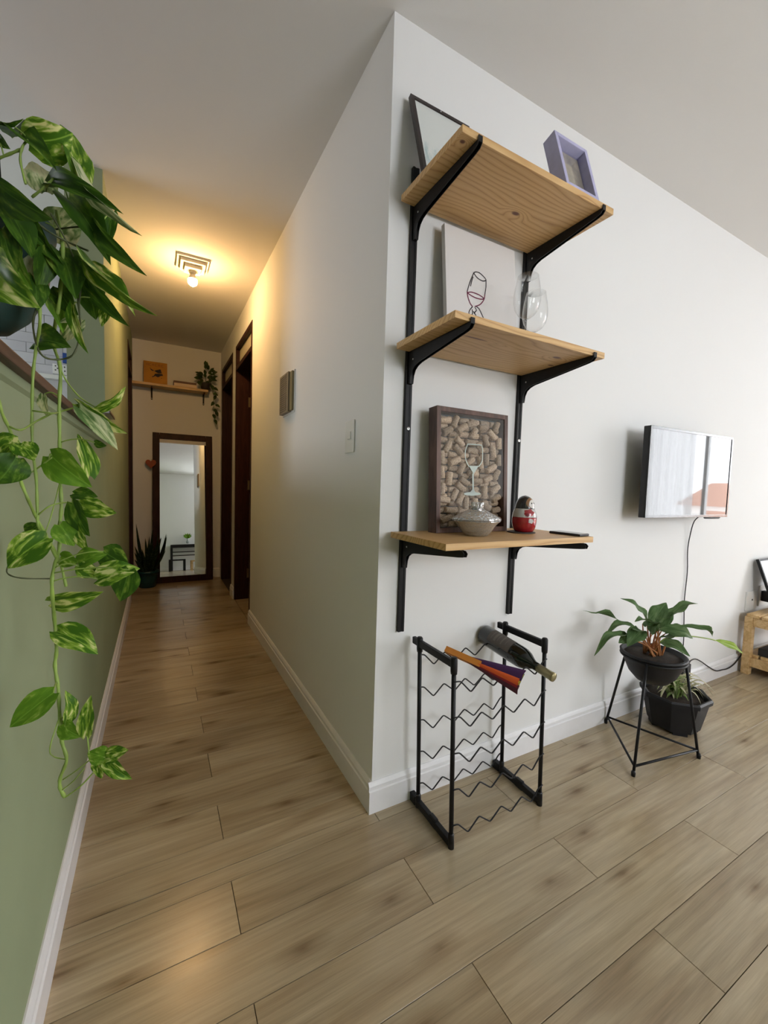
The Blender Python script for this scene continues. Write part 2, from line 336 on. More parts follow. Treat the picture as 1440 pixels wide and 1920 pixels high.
wb = MB(); wb.box((XL - WT, YB - WT, 0), (FILL_WIN[0], YB, H)); wb.box((FILL_WIN[1], YB - WT, 0), (XR + WT, YB, H)); wb.box((FILL_WIN[0], YB - WT, 0), (FILL_WIN[1], YB, FILL_WIN[2])); wb.box((FILL_WIN[0], YB - WT, FILL_WIN[3]), (FILL_WIN[1], YB, H))
struct('wall_back', wb, M_wall)
ww = MB()
ww.box((XR, YB, 0), (XR + WT, WIN[0], H)); ww.box((XR, WIN[1], 0), (XR + WT, 0, H))
ww.box((XR, WIN[0], 0), (XR + WT, WIN[1], WIN[2])); ww.box((XR, WIN[0], WIN[3]), (XR + WT, WIN[1], H))
struct('wall_window', ww, M_wall)
struct('ceiling', MB().box((XK - WT, YB - WT, H), (XR + WT, YE + WT, H + 0.1)), M_ceil)
# dark rooms behind the hall doors
rm = MB(); rm.box((2.2, WT, 0), (2.3, YE + WT, H)); rm.box((WT, 1.35, 0), (2.2, 1.42, H)); rm.box((WT, 3.00, 0), (2.2, 3.06, H))
struct('wall_rooms', rm, M_wall)
# kitchen shell
kw = MB(); kw.box((XK, YK + 0.0062, 0), (XL - WT, YK + WT, H))
kw.box((XK, -2.0 - WT, 0), (XL - WT, -2.0, H))
struct('wall_kitchen', kw, plain('kitchen_paint', (0.62, 0.62, 0.66), 0.7))
kl = MB(); kl.box((XK - WT, -2.1, 0), (XK, KWIN[0], H)); kl.box((XK - WT, KWIN[1], 0), (XK, YK + WT, H)); kl.box((XK - WT, KWIN[0], 0), (XK, KWIN[1], KWIN[2])); kl.box((XK - WT, KWIN[0], KWIN[3]), (XK, KWIN[1], H))
struct('wall_kitchen_window', kl, M_wall)
kd = MB(); kd.box((XL - WT - 0.9, YK + WT, 0), (XL - WT - 0.8, YE + WT, H)); struct('wall_room_left', kd, M_wall)

# floor with planks
floor = struct('floor', MB().box((XK - WT, YB - WT, -0.12), (XR + WT, YE + WT, -0.004)), M_sub)
PW = 0.1569; PL = 0.9520; y_ref = -0.0530
pl_cache = {}
def plank_mesh(lx, ly):
    k = (round(lx, 4), round(ly, 4))
    if k not in pl_cache:
        g = 0.0009; b = 0.0003
        x, y = lx/2 - g, ly/2 - g
        vv = [(-x,-y,-0.008),(x,-y,-0.008),(x,y,-0.008),(-x,y,-0.008),(-x,-y,-b),(x,-y,-b),(x,y,-b),(-x,y,-b),(-x+b,-y+b,0),(x-b,-y+b,0),(x-b,y-b,0),(-x+b,y-b,0)]
        ff = [(0,1,5,4),(1,2,6,5),(2,3,7,6),(3,0,4,7),(4,5,9,8),(5,6,10,9),(6,7,11,10),(7,4,8,11),(8,9,10,11)]
        me = bpy.data.meshes.new('plank'); me.from_pydata(vv, [], ff); me.materials.append(M_plank); me.update(); pl_cache[k] = me
    return pl_cache[k]
def lay(x0, x1, y0, y1):
    k0 = math.floor((y0 - y_ref) / PW); k1 = math.ceil((y1 - y_ref) / PW)
    for k in range(k0, k1):
        a = max(y0, y_ref + k*PW); b = min(y1, y_ref + (k+1)*PW)
        if b - a < 0.004: continue
        off = 0.006 if k % 2 == 0 else 0.482
        j0 = math.floor((x0 - off) / PL); j1 = math.ceil((x1 - off) / PL)
        for j in range(j0, j1):
            p = max(x0, off + j*PL); q = min(x1, off + (j+1)*PL)
            if q - p < 0.004: continue
            o = bpy.data.objects.new('plank', plank_mesh(q - p, b - a)); COL.objects.link(o); o.parent = floor
            o.location = ((p+q)/2, (a+b)/2, 0)
lay(XL + 0.001, XR - 0.001, YB + 0.001, -0.0005)
lay(XL + 0.001, -0.0005, 0.0005, YE - 0.001)
lay(0.001, 1.2, D1[0] + 0.03, D1[1] - 0.03)

# baseboards
BH = 0.107
def profile(s=1): return [(0, 0), (s*0.0155, 0), (s*0.0155, 0.078), (s*0.0115, 0.081), (s*0.0115, 0.094), (s*0.007, 0.103), (s*0.0035, BH), (0, BH)]
def bb_x(name, x0, x1, y, sgn, mat=M_base): struct(name, MB().prism([(y + a, z) for a, z in profile(sgn)], x0, x1, 'x'), mat)
def bb_y(name, y0, y1, x, sgn, mat=M_base): struct(name, MB().prism([(x + a, z) for a, z in profile(sgn)], y0, y1, 'y'), mat)
bb_x('baseboard_right', -0.0155, XR, 0, -1)
bb_y('baseboard_hall', -0.0005, D1[0], 0, -1)
bb_y('baseboard_pier', D1[1], D2[0], 0, -1)
bb_y('baseboard_left', -1.9, D3[0], XL, 1)
bb_x('baseboard_end', XL + 0.016, 0, YE, -1)
bb_x('baseboard_back', XL, XR, YB, 1)

# cap of the half wall
cap = MB().box((XL - WT - 0.03, -1.9, 1.308), (-0.852, 1.279, 1.3285), bev=0.003); struct('trim_1', cap, M_capwood)
struct('trim_2', MB().prism([(XL, 1.284), (XL + 0.007, 1.290), (XL + 0.007, 1.308), (XL, 1.308)], -1.9, 1.279, 'y'), M_green)

# hall doors
def door_frame(name, y0, y1, dz, x0, sgn, hinge_far=True, leaf_open=True, label=None):
    """dark frame lining an opening; sgn gives the side the room lies on"""
    jw = 0.032; xa, xb = sorted((x0 - sgn*0.004, x0 + sgn*WT))
    fr = MB(); fr.box((xa, y0, 0), (xb, y0 + jw, dz)); fr.box((xa, y1 - jw, 0), (xb, y1, dz)); fr.box((xa, y0 + jw, dz - jw), (xb, y1 - jw, dz))
    d = struct(name, fr, M_dwood, label)
    h = MB().box((xa, y0 + jw, 2.155), (xb, y1 - jw, 2.19)); h.build('head_rail', M_dwood, d)
    xm = x0 + sgn*0.028
    a, b = sorted((xm, xm + sgn*0.012)); MB().box((a, y0 + jw, 2.19), (b, y1 - jw, dz - jw)).build('transom_panel', plain('transom_cream', (0.60, 0.55, 0.44), 0.6) if 'transom_cream' not in bpy.data.materials else bpy.data.materials['transom_cream'], d)
    if leaf_open:
        a, b = sorted((x0 + sgn*(WT + 0.002), x0 + sgn*(WT + 0.70))); MB().box((a, y1 - jw - 0.036, 0.01), (b, y1 - jw, 2.15)).build('door_leaf', M_dwood, d)
        for z in (1.88, 1.10, 0.25):
            a, b = sorted((x0 + sgn*0.108, x0 + sgn*0.138)); MB().box((a, y1 - jw - 0.004, z - 0.045), (b, y1 - jw, z + 0.045)).build('hinge', M_brass, d)
    else:
        a, b = sorted((x0 + sgn*0.05, x0 + sgn*0.085)); MB().box((a, y0 + jw, 0.01), (b, y1 - jw, 2.155)).build('door_leaf', M_dwood, d)
    return d
door_frame('door_1', D1[0], D1[1], DZ, 0.0, 1)
door_frame('door_2', D2[0], D2[1], DZ, 0.0, 1)
door_frame('door_3', D3[0], D3[1], DZ - 0.02, XL, -1, leaf_open=False)

# windows
def window(name, x, w, sgn):
    y0, y1, z0, z1 = w; fr = MB(); t = 0.045; xa, xb = sorted((x + sgn*0.04, x + sgn*0.10))
    fr.box((xa, y0, z0), (xb, y0 + t, z1)); fr.box((xa, y1 - t, z0), (xb, y1, z1)); fr.box((xa, y0 + t, z0), (xb, y1 - t, z0 + t)); fr.box((xa, y0 + t, z1 - t), (xb, y1 - t, z1))
    ym = (y0 + y1)/2; fr.box((xa, ym - t/2, z0 + t), (xb, ym + t/2, z1 - t))
    d = struct(name, fr, M_white)
    xp = x + sgn*0.07
    for a, b in ((y0 + t, ym - t/2), (ym + t/2, y1 - t)):
        MB().box((xp - 0.002, a, z0 + t), (xp + 0.002, b, z1 - t)).build('pane', M_pane, d)
    return d
M_pane = thinglass('window_pane', (0.97, 0.98, 0.98), 0.6)
window('window_1', XR, WIN, 1)
window('window_2', XK, KWIN, -1)
w3 = MB(); x0, x1, z0, z1 = FILL_WIN; tt = 0.045
for lo, hi in (((x0, z0), (x0 + tt, z1)), ((x1 - tt, z0), (x1, z1)), ((x0 + tt, z0), (x1 - tt, z0 + tt)), ((x0 + tt, z1 - tt), (x1 - tt, z1)), (((x0 + x1)/2 - tt/2, z0 + tt), ((x0 + x1)/2 + tt/2, z1 - tt))): w3.box((lo[0], YB - 0.10, lo[1]), (hi[0], YB - 0.04, hi[1]))
w3 = struct('window_fill', w3, M_white)  # frame of the added fill-light opening in the back wall
for a, b in ((x0 + tt, (x0 + x1)/2 - tt/2), ((x0 + x1)/2 + tt/2, x1 - tt)): MB().box((a, YB - 0.072, z0 + tt), (b, YB - 0.068, z1 - tt)).build('pane', M_pane, w3)
# ------------------------------------------------------------------ wall shelves
SX0, SX1, SYF, SYB, ST = 0.035, 0.662, -0.320, -0.016, 0.0195
RAILX = (0.0905, 0.606)
LEVELS = ((2.0565, 'top pine wall shelf on black brackets holding the lilac frame', 'upper'), (1.5955, 'middle pine wall shelf on black brackets holding the wine glasses', 'mid'), (0.978, 'lowest pine wall shelf on black brackets holding the cork picture', 'low'))
BOARD = dict(upper=pine('pine_upper', ((0.352, -0.145, 0.016, 0.0085), (0.02, -0.28, 0.008, 0.006)), seed=0.3), mid=pine('pine_mid', ((0.145, -0.215, 0.045, 0.0042), (0.49, -0.225, 0.018, 0.009), (0.545, -0.155, 0.014, 0.006), (0.585, -0.255, 0.010, 0.006)), seed=1.9), low=pine('pine_low', ((0.2, -0.05, 0.012, 0.006),), seed=3.4))
for i, rx in enumerate(RAILX):
    t = thing('wall_rail', (rx, 0, 0.627), 'black slotted steel wall rail %s' % ('nearer the wall corner, left of the canvas' if i == 0 else 'right of the canvas, nearer the television'), 'rail', 'slotted shelf rails')
    r = MB(); z0, z1 = 0.627, 2.163
    r.box((rx - 0.0115, -0.003, z0), (rx + 0.0115, 0, z1)); r.box((rx - 0.0115, -0.0135, z0), (rx - 0.004, -0.003, z1)); r.box((rx + 0.004, -0.0135, z0), (rx + 0.0115, -0.003, z1))
    ch = r.build('channel', M_black, t)
    MB().box((rx - 0.004, -0.0118, z0), (rx + 0.004, -0.003, z1)).build('web', M_black, t)
    for z in ((1.325, 0.862) if i == 0 else (1.325, 0.905)):
        s = MB().lathe([(0.0062, 0), (0.0062, 0.0018), (0.0026, 0.0022), (0.002, 0.0008), (0, 0.0006)], 14, Matrix.Translation((rx + 0.001, -0.0135, z)) @ Matrix.Rotation(PI/2, 4, 'X'))
        s.build('screw', M_steel, t)
def bracket_mb(x, zb, hook):
    p = [(-0.010, zb - 0.105), (-0.010, zb), (-0.305, zb)]
    if hook: p += [(-0.3235, zb), (-0.3235, zb + 0.010), (-0.3265, zb + 0.010), (-0.3265, zb - 0.006), (-0.318, zb - 0.015), (-0.300, zb - 0.019)]
    else: p += [(-0.330, zb - 0.001), (-0.338, zb - 0.008), (-0.334, zb - 0.018), (-0.315, zb - 0.021)]
    p += [(-0.075, zb - 0.047), (-0.055, zb - 0.053), (-0.040, zb - 0.063), (-0.031, zb - 0.080), (-0.027, zb - 0.105)]
    b = MB(); b.prism(p, x - 0.0068, x - 0.0048, 'x'); b.prism(p, x + 0.0048, x + 0.0068, 'x')
    
    if hook: b.box((x - 0.0048, -0.3265, zb - 0.006), (x + 0.0048, -0.3235, zb + 0.010))
    b.box((x - 0.0068, -0.320, zb - 0.0022), (x + 0.0068, -0.012, zb)); b.box((x - 0.0048, -0.027, zb - 0.105), (x + 0.0048, -0.0135, zb - 0.004))
    return b
for (zt, lab, key) in LEVELS:
    t = thing('wall_shelf', (SX0, SYB, zt - ST), lab, 'shelf', 'pine shelves on the slotted rails')
    bd = MB().box((SX0, SYF, zt - ST), (SX1, SYB, zt), bev=0.0012).build('board', BOARD[key], t)
    bd['label'] = 'pine board'
    for rx in RAILX:
        o = bracket_mb(rx, zt - ST, key != 'low').build('bracket', M_black, t)
        MB().lathe([(0.003, 0), (0.003, 0.0012), (0, 0.0012)], 10, Matrix.Translation((rx - 0.0068, -0.042, zt - ST - 0.03)) @ Matrix.Rotation(-PI/2, 4, 'Y')).build('rivet', M_steel, o)

def lean(x0, z0, yb, yt, h):
    """frame: origin at front-bottom-left, x along the wall, y into the wall, z up the leaning face"""
    c = math.sqrt(max(h*h - (yt-yb)**2, 1e-6)) / h; a = (yt - yb) / h
    return Matrix(((1, 0, 0, x0), (0, c, a, yb), (0, -a, c, z0), (0, 0, 0, 1)))
def ribbon(mb, pts, w, y, M):
    n = len(pts); L = []; Rr = []
    for i, p in enumerate(pts):
        a = Vector(pts[max(i-1, 0)]); b = Vector(pts[min(i+1, n-1)]); t = (b - a)
        t = t.normalized() if t.length > 1e-9 else Vector((1, 0)); nn = Vector((-t.y, t.x)) * w/2
        L.append((p[0]+nn.x, y, p[1]+nn.y)); Rr.append((p[0]-nn.x, y, p[1]-nn.y))
    mb.add(L + Rr, [(i, i+1, n+i+1, n+i) for i in range(n-1)], False, M)
def smooth(pts, k=5):
    P = [Vector(p) for p in pts]; out = []
    for i in range(len(P)-1):
        p0 = P[max(i-1, 0)]; p1 = P[i]; p2 = P[i+1]; p3 = P[min(i+2, len(P)-1)]
        for j in range(k):
            t = j/k; out.append(0.5*((2*p1) + (p2-p0)*t + (2*p0-5*p1+4*p2-p3)*t*t + (3*p1-p0-3*p2+p3)*t**3))
    out.append(P[-1]); return out
def rails(mb, w, h, b, d, M, y0=0.0, bev=0.0):
    mb.box((0, y0, 0), (b, y0+d, h), M, bev); mb.box((w-b, y0, 0), (w, y0+d, h), M, bev); mb.box((b, y0, 0), (w-b, y0+d, b), M, bev); mb.box((b, y0, h-b), (w-b, y0+d, h), M, bev)

# dark slim frame on the top shelf
M1 = lean(0.049, 2.0575, -0.128, -0.030, 0.318)
t = thing('picture_frame', (0.049, -0.128, 2.0575), 'slim dark brown picture frame leaning on the wall, top shelf', 'picture frame')
mb = MB(); rails(mb, 0.235, 0.316, 0.0125, 0.014, M1); mb.build('frame', plain('dark_umber_paint', (0.022, 0.014, 0.012), 0.5, noise=0.2, nscale=40), t)
def artpaper():
    mt, nt, b = newmat('pale_fern_print'); L = nt.links
    tc = nd(nt, 'ShaderNodeTexCoord'); mp = nd(nt, 'ShaderNodeMapping'); mp.inputs['Scale'].default_value = (30, 10, 12); mp.inputs['Rotation'].default_value = (0, 0.7, 0); L.new(tc.outputs['Object'], mp.inputs[0])
    nz = nd(nt, 'ShaderNodeTexNoise', Scale=1.3, Detail=6.0, Roughness=0.7); L.new(mp.outputs[0], nz.inputs['Vector'])
    sp = nd(nt, 'ShaderNodeSeparateXYZ'); L.new(tc.outputs['Object'], sp.inputs[0])
    mr = nd(nt, 'ShaderNodeMapRange'); mr.inputs['From Min'].default_value = 0.24; mr.inputs['From Max'].default_value = 0.10; L.new(sp.outputs['Z'], mr.inputs[0])
    ml = nd(nt, 'ShaderNodeMath', operation='MULTIPLY'); L.new(nz.outputs['Fac'], ml.inputs[0]); L.new(mr.outputs[0], ml.inputs[1])
    r = ramp(nt, [(0.42, (0.72, 0.75, 0.73)), (0.55, (0.52, 0.62, 0.62)), (0.7, (0.36, 0.50, 0.52))]); L.new(ml.outputs[0], r.inputs[0]); L.new(r.outputs[0], b.inputs['Base Color'])
    b.inputs['Roughness'].default_value = 0.25
    return mt
MB().box((0.0125, 0.004, 0.0125), (0.2225, 0.010, 0.3035), M1).build('print', artpaper(), t, label='pale print with blue-green leaves')
MB().lathe([(0.0022, 0), (0.0022, 0.001), (0, 0.001)], 8, M1 @ Matrix.Translation((0.115, 0, 0.3095)) @ Matrix.Rotation(PI/2, 4, 'X')).build('nail_head', M_steel, t)

# lilac deep box frame
M2 = lean(0.437, 2.0575, -0.317, -0.258, 0.205)
t = thing('box_frame', (0.437, -0.317, 2.0575), 'small lilac deep box frame standing at the top shelf front edge', 'picture frame')
M_lilac = plain('lilac_paint', (0.47, 0.46, 0.68), 0.5, noise=0.06, nscale=40)
mb = MB(); rails(mb, 0.156, 0.203, 0.014, 0.045, M2, bev=0.0012); mb.build('frame', M_lilac, t)
MB().box((0.014, 0.031, 0.014), (0.142, 0.034, 0.189), M2).build('back_panel', M_lilac, t)
mp_ = plain('faded_photo', (0.42, 0.37, 0.29), 0.4, noise=0.35, nscale=35)
MB().box((0.018, 0.0275, 0.016), (0.138, 0.031, 0.184), M2).build('photo', mp_, t, label='faded brownish photograph')
MB().box((0.014, 0.0255, 0.014), (0.142, 0.0265, 0.189), M2).build('glass_pane', thinglass('frame_glass', (1, 1, 1), 0.7), t)

# white canvas with the line drawing
cz = 1.5965; M3 = lean(0.186, cz, -0.088, -0.045, 0.412)
t = thing('canvas', (0.186, -0.088, cz), 'white canvas with a line drawing of a hand holding wine glass', 'painting')
MB().box((0, 0, 0), (0.318, 0.018, 0.411), M3, bev=0.0015).build('canvas_panel', plain('canvas_white', (0.72, 0.70, 0.69), 0.8, bump=0.15, bscale=600), t)
M3i = M3.inverted()
def canv(u, v, Mi, y):
    q = Mi @ aty(u, v, y); return (q.x, q.z)
def onplane(u, v, M):
    o = M @ Vector((0, 0, 0)); n = (M.to_3x3() @ Vector((0, -1, 0))); r = RX*((u-720)/FPX) + DN*((v-960)/FPX) + FW
    return M.inverted() @ (CAM + r * ((o - CAM).dot(n) / r.dot(n)))
def strokes(lst, w, y, M, k=5):
    mb = MB()
    for s in lst:
        ps = [onplane(u, v, M) for (u, v) in s]; ribbon(mb, smooth([(p.x, p.z) for p in ps], k), w, y, M)
    return mb
ink = [[(888,512),(892,510),(899,512),(906,518),(911,525),(905,527),(896,522),(890,515),(888,511)], [(888,512),(881,529),(876,546)], [(911,525),(911,538),(909,552)], [(887,519),(884,528),(882,537)],
       [(886,575),(881,581),(879,587),(882,591),(886,588),(885,580)], [(890,576),(893,582),(889,587),(892,591),(891,598)], [(893,575),(898,579),(902,587),(907,598)], [(882,591),(879,596)], [(887,584),(891,588)]]
wine = [[(876,546),(877,556),(881,568),(886,575)], [(909,552),(907,562),(900,571),(890,575)], [(876,549),(884,548),(898,553),(907,560),(900,561),(888,557),(877,550)]]
M_ink = plain('black_ink', (0.02, 0.015, 0.02), 0.7)
strokes(ink[:4], 0.0036, -0.0006, M3).build('glass_lines', M_ink, t, label='black ink outline of the glass')
strokes(ink[4:], 0.0036, -0.0006, M3).build('hand_lines', M_ink, t, label='black ink outline of the hand')
strokes(wine, 0.0038, -0.0008, M3).build('wine_lines', plain('plum_ink', (0.16, 0.015, 0.055), 0.7), t, label='plum coloured lines of the wine')

# shadow box of corks
kz = 0.979; M4 = lean(0.161, kz, -0.100, -0.078, 0.424)
t = thing('cork_frame', (0.161, -0.100, kz), 'brown shadow box frame filled with wine corks behind glass', 'picture frame')
mb = MB(); rails(mb, 0.318, 0.423, 0.0165, 0.048, M4, bev=0.0012); mb.build('frame', M_walnut, t)
MB().box((0.0165, 0.0445, 0.0165), (0.3015, 0.0475, 0.4065), M4).build('back_panel', plain('grey_backing', (0.20, 0.21, 0.22), 0.8), t)
def corkmat():
    mt, nt, b = newmat('cork'); L = nt.links
    tc = nd(nt, 'ShaderNodeTexCoord'); oi = nd(nt, 'ShaderNodeObjectInfo')
    nz = nd(nt, 'ShaderNodeTexNoise', Scale=260.0, Detail=4.0); L.new(tc.outputs['Object'], nz.inputs['Vector'])
    r = ramp(nt, [(0.32, (0.30, 0.19, 0.12)), (0.5, (0.53, 0.38, 0.26)), (0.7, (0.64, 0.48, 0.34))]); L.new(nz.outputs['Fac'], r.inputs[0])
    hs = nd(nt, 'ShaderNodeHueSaturation'); mr = nd(nt, 'ShaderNodeMapRange'); mr.inputs['To Min'].default_value = 0.7; mr.inputs['To Max'].default_value = 1.2
    L.new(oi.outputs['Random'], mr.inputs[0]); L.new(mr.outputs[0], hs.inputs['Value']); L.new(r.outputs[0], hs.inputs['Color']); L.new(hs.outputs[0], b.inputs['Base Color'])
    b.inputs['Roughness'].default_value = 0.85; return mt
M_cork = corkmat()
cork_meshes = []
for (r0, l0) in ((0.0108, 0.043), (0.0112, 0.040), (0.0118, 0.046)):
    q = MB().lathe([(r0*0.88, -l0/2), (r0, -l0/2 + 0.002), (r0*0.97, 0), (r0, l0/2 - 0.002), (r0*0.88, l0/2)], 12, Matrix.Rotation(PI/2, 4, 'Y'))
    me = bpy.data.meshes.new('cork'); me.from_pydata([tuple(v) for v in q.v], [], q.f); me.polygons.foreach_set('use_smooth', q.sm); me.materials.append(M_cork); me.update(); cork_meshes.append((me, r0, l0))
rng = random.Random(11)
def rect_pts(x, z, a, l, w): 
    c, s = math.cos(a), math.sin(a)
    return [(x + c*u - s*v, z + s*u + c*v) for u in (-l/2, -l/6, l/6, l/2) for v in (-w/2, 0, w/2)]
def inrect(p, r):
    x, z, a, l, w = r; dx, dz = p[0]-x, p[1]-z; c, s = math.cos(a), math.sin(a)
    return abs(c*dx + s*dz) < l/2 and abs(-s*dx + c*dz) < w/2
placed = []
tocam = t.matrix_world
def put_cork(x, z, a, y, k):
    me, r0, l0 = cork_meshes[k]
    o = bpy.data.objects.new('cork', me); COL.objects.link(o); o.parent = t
    o.matrix_local = Matrix.Translation(-Vector(t.location)) @ M4 @ Matrix.Translation((x, y, z)) @ Matrix.Rotation(-a, 4, 'Y') @ Matrix.Rotation(rng.random()*6, 4, 'X')
for tries in range(9000):
    k = rng.randrange(3); l0 = cork_meshes[k][2]; w0 = cork_meshes[k][1]*2
    a = rng.choice((0, PI/2, 0.5, -0.6, 1.1, -1.1, PI/2, 0, 0.3)) + rng.uniform(-0.15, 0.15)
    x = rng.uniform(0.024, 0.294); z = rng.uniform(0.024, 0.385)
    c, s = abs(math.cos(a)), abs(math.sin(a)); ex = (c*l0 + s*w0)/2; ez = (s*l0 + c*w0)/2
    if x-ex < 0.0165 or x+ex > 0.3015 or z-ez < 0.0165 or z+ez > 0.404: continue
    cand = (x, z, a, l0, w0)
    if any(inrect(p, c2) for c2 in placed for p in rect_pts(*cand)) or any(inrect(p, cand) for c2 in placed for p in rect_pts(*c2)): continue
    placed.append(cand); put_cork(x, z, a, 0.0168, k)
for ix in range(6):
    for iz in range(16):
        x = 0.042 + ix*0.0468; z = 0.029 + iz*0.0240
        put_cork(x, z, rng.uniform(-0.12, 0.12), 0.0330, 1)
MB().box((0.0165, 0.0025, 0.0165), (0.3015, 0.004, 0.4065), M4).build('glass_pane', thinglass('cork_glass', (0.98, 0.99, 0.99), 0.8, base=0.05, rough=0.03), t)
etch = MB()
out = [(877.5,832),(873,847),(874,862),(880,875)]; out2 = [(904,834),(905.6,847),(904.6,864),(898,875)]
for s in (out, out2, [(877.5,832.5),(904,834.5)]):
    ps = [onplane(u, v, M4) for (u, v) in s]; ribbon(etch, smooth([(p.x, p.z) for p in ps], 5), 0.0038, 0.0015, M4)
def poly(lst): ps = [onplane(u, v, M4) for (u, v) in lst]; etch.add([(p.x, 0.0015, p.z) for p in ps], [tuple(range(len(ps)))], False, M4)
poly([(880,873.5),(898,873.5),(893,882),(888.6,889)]); poly([(880,873.5),(888.6,889),(886,884)])
poly([(888.8,888),(886,888),(886.3,921),(889,921)]) ; poly([(886,918),(889,918),(893,924),(881,924)])
poly([(886 + 16*math.cos(a*PI/8), 926 + 3.4*math.sin(a*PI/8)) for a in range(16)])
etch.build('etched_glass_motif', plain('frosted_mint', (0.50, 0.565, 0.525), 0.7), t, label='frosted white wine glass motif')

# pressed-glass lidded dish
M_dish = thinglass('pressed_glass', (0.985, 0.985, 0.96), 0.9, rough=0.03, base=0.22, diff=0.12, power=1.2, bump=110.0)
dc = Vector((0.262, -0.180, 0.978)); t = thing('glass_dish', dc, 'clear pressed-glass candy dish with pointed lid', 'dish')
def boat(mb, prof, n=40, pw=1.35):
    vv = []; ff = []
    for (r, z, e) in prof:
        for k in range(n):
            a = 2*PI*k/n; c, s = math.cos(a), math.sin(a)
            rr = r*(1 + e*(abs(c)**6))
            vv.append((dc.x + rr*c*0.86 + rr*s*0.0, dc.y + rr*s*0.80, dc.z + z))
    for i in range(len(prof)-1):
        for k in range(n): ff.append((i*n+k, i*n+(k+1)%n, (i+1)*n+(k+1)%n, (i+1)*n+k))
    ff.append(tuple(range(n-1, -1, -1))); ff.append(tuple((len(prof)-1)*n+k for k in range(n)))
    return mb.add(vv, ff, True)
boat(MB(), [(0.040, 0, 0), (0.046, 0.003, 0), (0.062, 0.020, 0.03), (0.074, 0.036, 0.06), (0.086, 0.047, 0.12), (0.090, 0.0505, 0.14), (0.085, 0.0515, 0.13), (0.070, 0.038, 0.06), (0.056, 0.020, 0.02), (0.040, 0.008, 0)]).build('bowl', M_dish, t)
lid = boat(MB(), [(0.086, 0.052, 0.13), (0.091, 0.054, 0.15), (0.084, 0.060, 0.12), (0.060, 0.072, 0.05), (0.036, 0.083, 0.01), (0.022, 0.088, 0), (0.018, 0.085, 0), (0.050, 0.070, 0.03), (0.078, 0.058, 0.10)]).build('lid', M_dish, t)
kb = MB()
for k in range(8):
    a = 2*PI*k/8; kb.tube([dc + V(0.013*math.cos(a), 0.013*math.sin(a), 0.086), dc + V(0.017*math.cos(a), 0.017*math.sin(a), 0.108)], [0.0045, 0.005], 6)
kb.lathe([(0.016, 0.0865), (0.020, 0.089), (0.012, 0.091)], 16, c=dc); kb.build('crown_knob', M_dish, lid)

# painted wooden doll on a coaster
t = thing('coaster', (0.498, -0.150, 0.978), 'dark round coaster under the painted doll', 'coaster')
MB().lathe([(0.047, 0), (0.049, 0.001), (0.049, 0.0035), (0.046, 0.0042)], 32, c=(0.498, -0.150, 0.978)).build('disc', plain('coaster_brown', (0.05, 0.04, 0.035), 0.6), t)
dd = Vector((0.505, -0.155, 0.9825)); t = thing('nesting_doll', dd, 'painted nesting doll with black hood and glossy red base', 'doll')
def PR(z):
    pts = [(0, 0.030), (0.004, 0.034), (0.018, 0.040), (0.032, 0.0425), (0.052, 0.0425), (0.068, 0.0395), (0.080, 0.0345), (0.092, 0.0325), (0.104, 0.0300), (0.116, 0.0240), (0.124, 0.0155), (0.1285, 0.006), (0.129, 0.0)]
    for a, b in zip(pts, pts[1:]):
        if a[0] <= z <= b[0]: return a[1] + (b[1]-a[1])*(z-a[0])/(b[0]-a[0])
    return 0.0
def zone(z0, z1, n=10, off=0): return [(PR(z0 + (z1-z0)*i/n) + off, z0 + (z1-z0)*i/n) for i in range(n+1)]
M_lac = dict(red=plain('red_lacquer', (0.33, 0.012, 0.018), 0.2, coat=0.5, noise=0.15, nscale=80), grey=plain('pale_grey_lacquer', (0.52, 0.52, 0.50), 0.25, coat=0.5), black=plain('black_lacquer', (0.022, 0.02, 0.02), 0.25, coat=0.5), white=plain('cream_lacquer', (0.66, 0.64, 0.60), 0.25), brown=plain('hair_brown', (0.22, 0.11, 0.045), 0.3), dk=plain('dark_red_lacquer', (0.16, 0.01, 0.015), 0.3))
MB().lathe(zone(0, 0.0525), 32, c=dd).build('lower_body', M_lac['red'], t, label='glossy red lower body')
MB().lathe([(PR(0.0525) + 0.0008, 0.0525)] + zone(0.0535, 0.0825, off=0.0004), 32, c=dd).build('upper_body', M_lac['grey'], t, label='pale grey upper body')
MB().lathe(zone(0.0825, 0.129, 16, 0.0002)[:-1] + [(0, 0.1292)], 32, c=dd).build('hood', M_lac['black'], t, label='black hood')
def patch(az, z, da, dz, off, shape=None, n=20, rings=5):
    vv = []; ff = []
    for i in range(rings+1):
        for k in range(n):
            q = 2*PI*k/n; f = i/rings*(shape(q) if shape else 1); zz = min(max(z + dz*f*math.sin(q), 0.0005), 0.1285); aa = az + da*f*math.cos(q)
            r = PR(zz) + off; vv.append((dd.x + r*math.cos(aa), dd.y + r*math.sin(aa), dd.z + zz))
    for i in range(rings):
        for k in range(n): ff.append((i*n+k, i*n+(k+1)%n, (i+1)*n+(k+1)%n, (i+1)*n+k))
    return MB().add(vv, ff, True)
AZ = math.radians(-98)
petal = lambda q: 0.86 + 0.14*math.cos(5*q)
patch(AZ + 0.15, 0.103, 0.72, 0.018, 0.0006).build('hair', M_lac['brown'], t)
fc = patch(AZ + 0.32, 0.099, 0.55, 0.0155, 0.0011).build('face', M_lac['white'], t)
for s in (-0.2, 0.2): patch(AZ + 0.32 + s, 0.102, 0.09, 0.0028, 0.0016).build('eye', M_lac['black'], fc)
patch(AZ + 0.32, 0.093, 0.10, 0.0014, 0.0016).build('mouth', M_lac['red'], fc)
patch(AZ - 0.25, 0.070, 0.55, 0.013, 0.0012, petal).build('painted_flower', M_lac['red'], t, label='red painted flower')
patch(AZ - 0.45, 0.062, 0.20, 0.007, 0.0017, petal).build('painted_flower', M_lac['dk'], t, label='dark red painted flower')
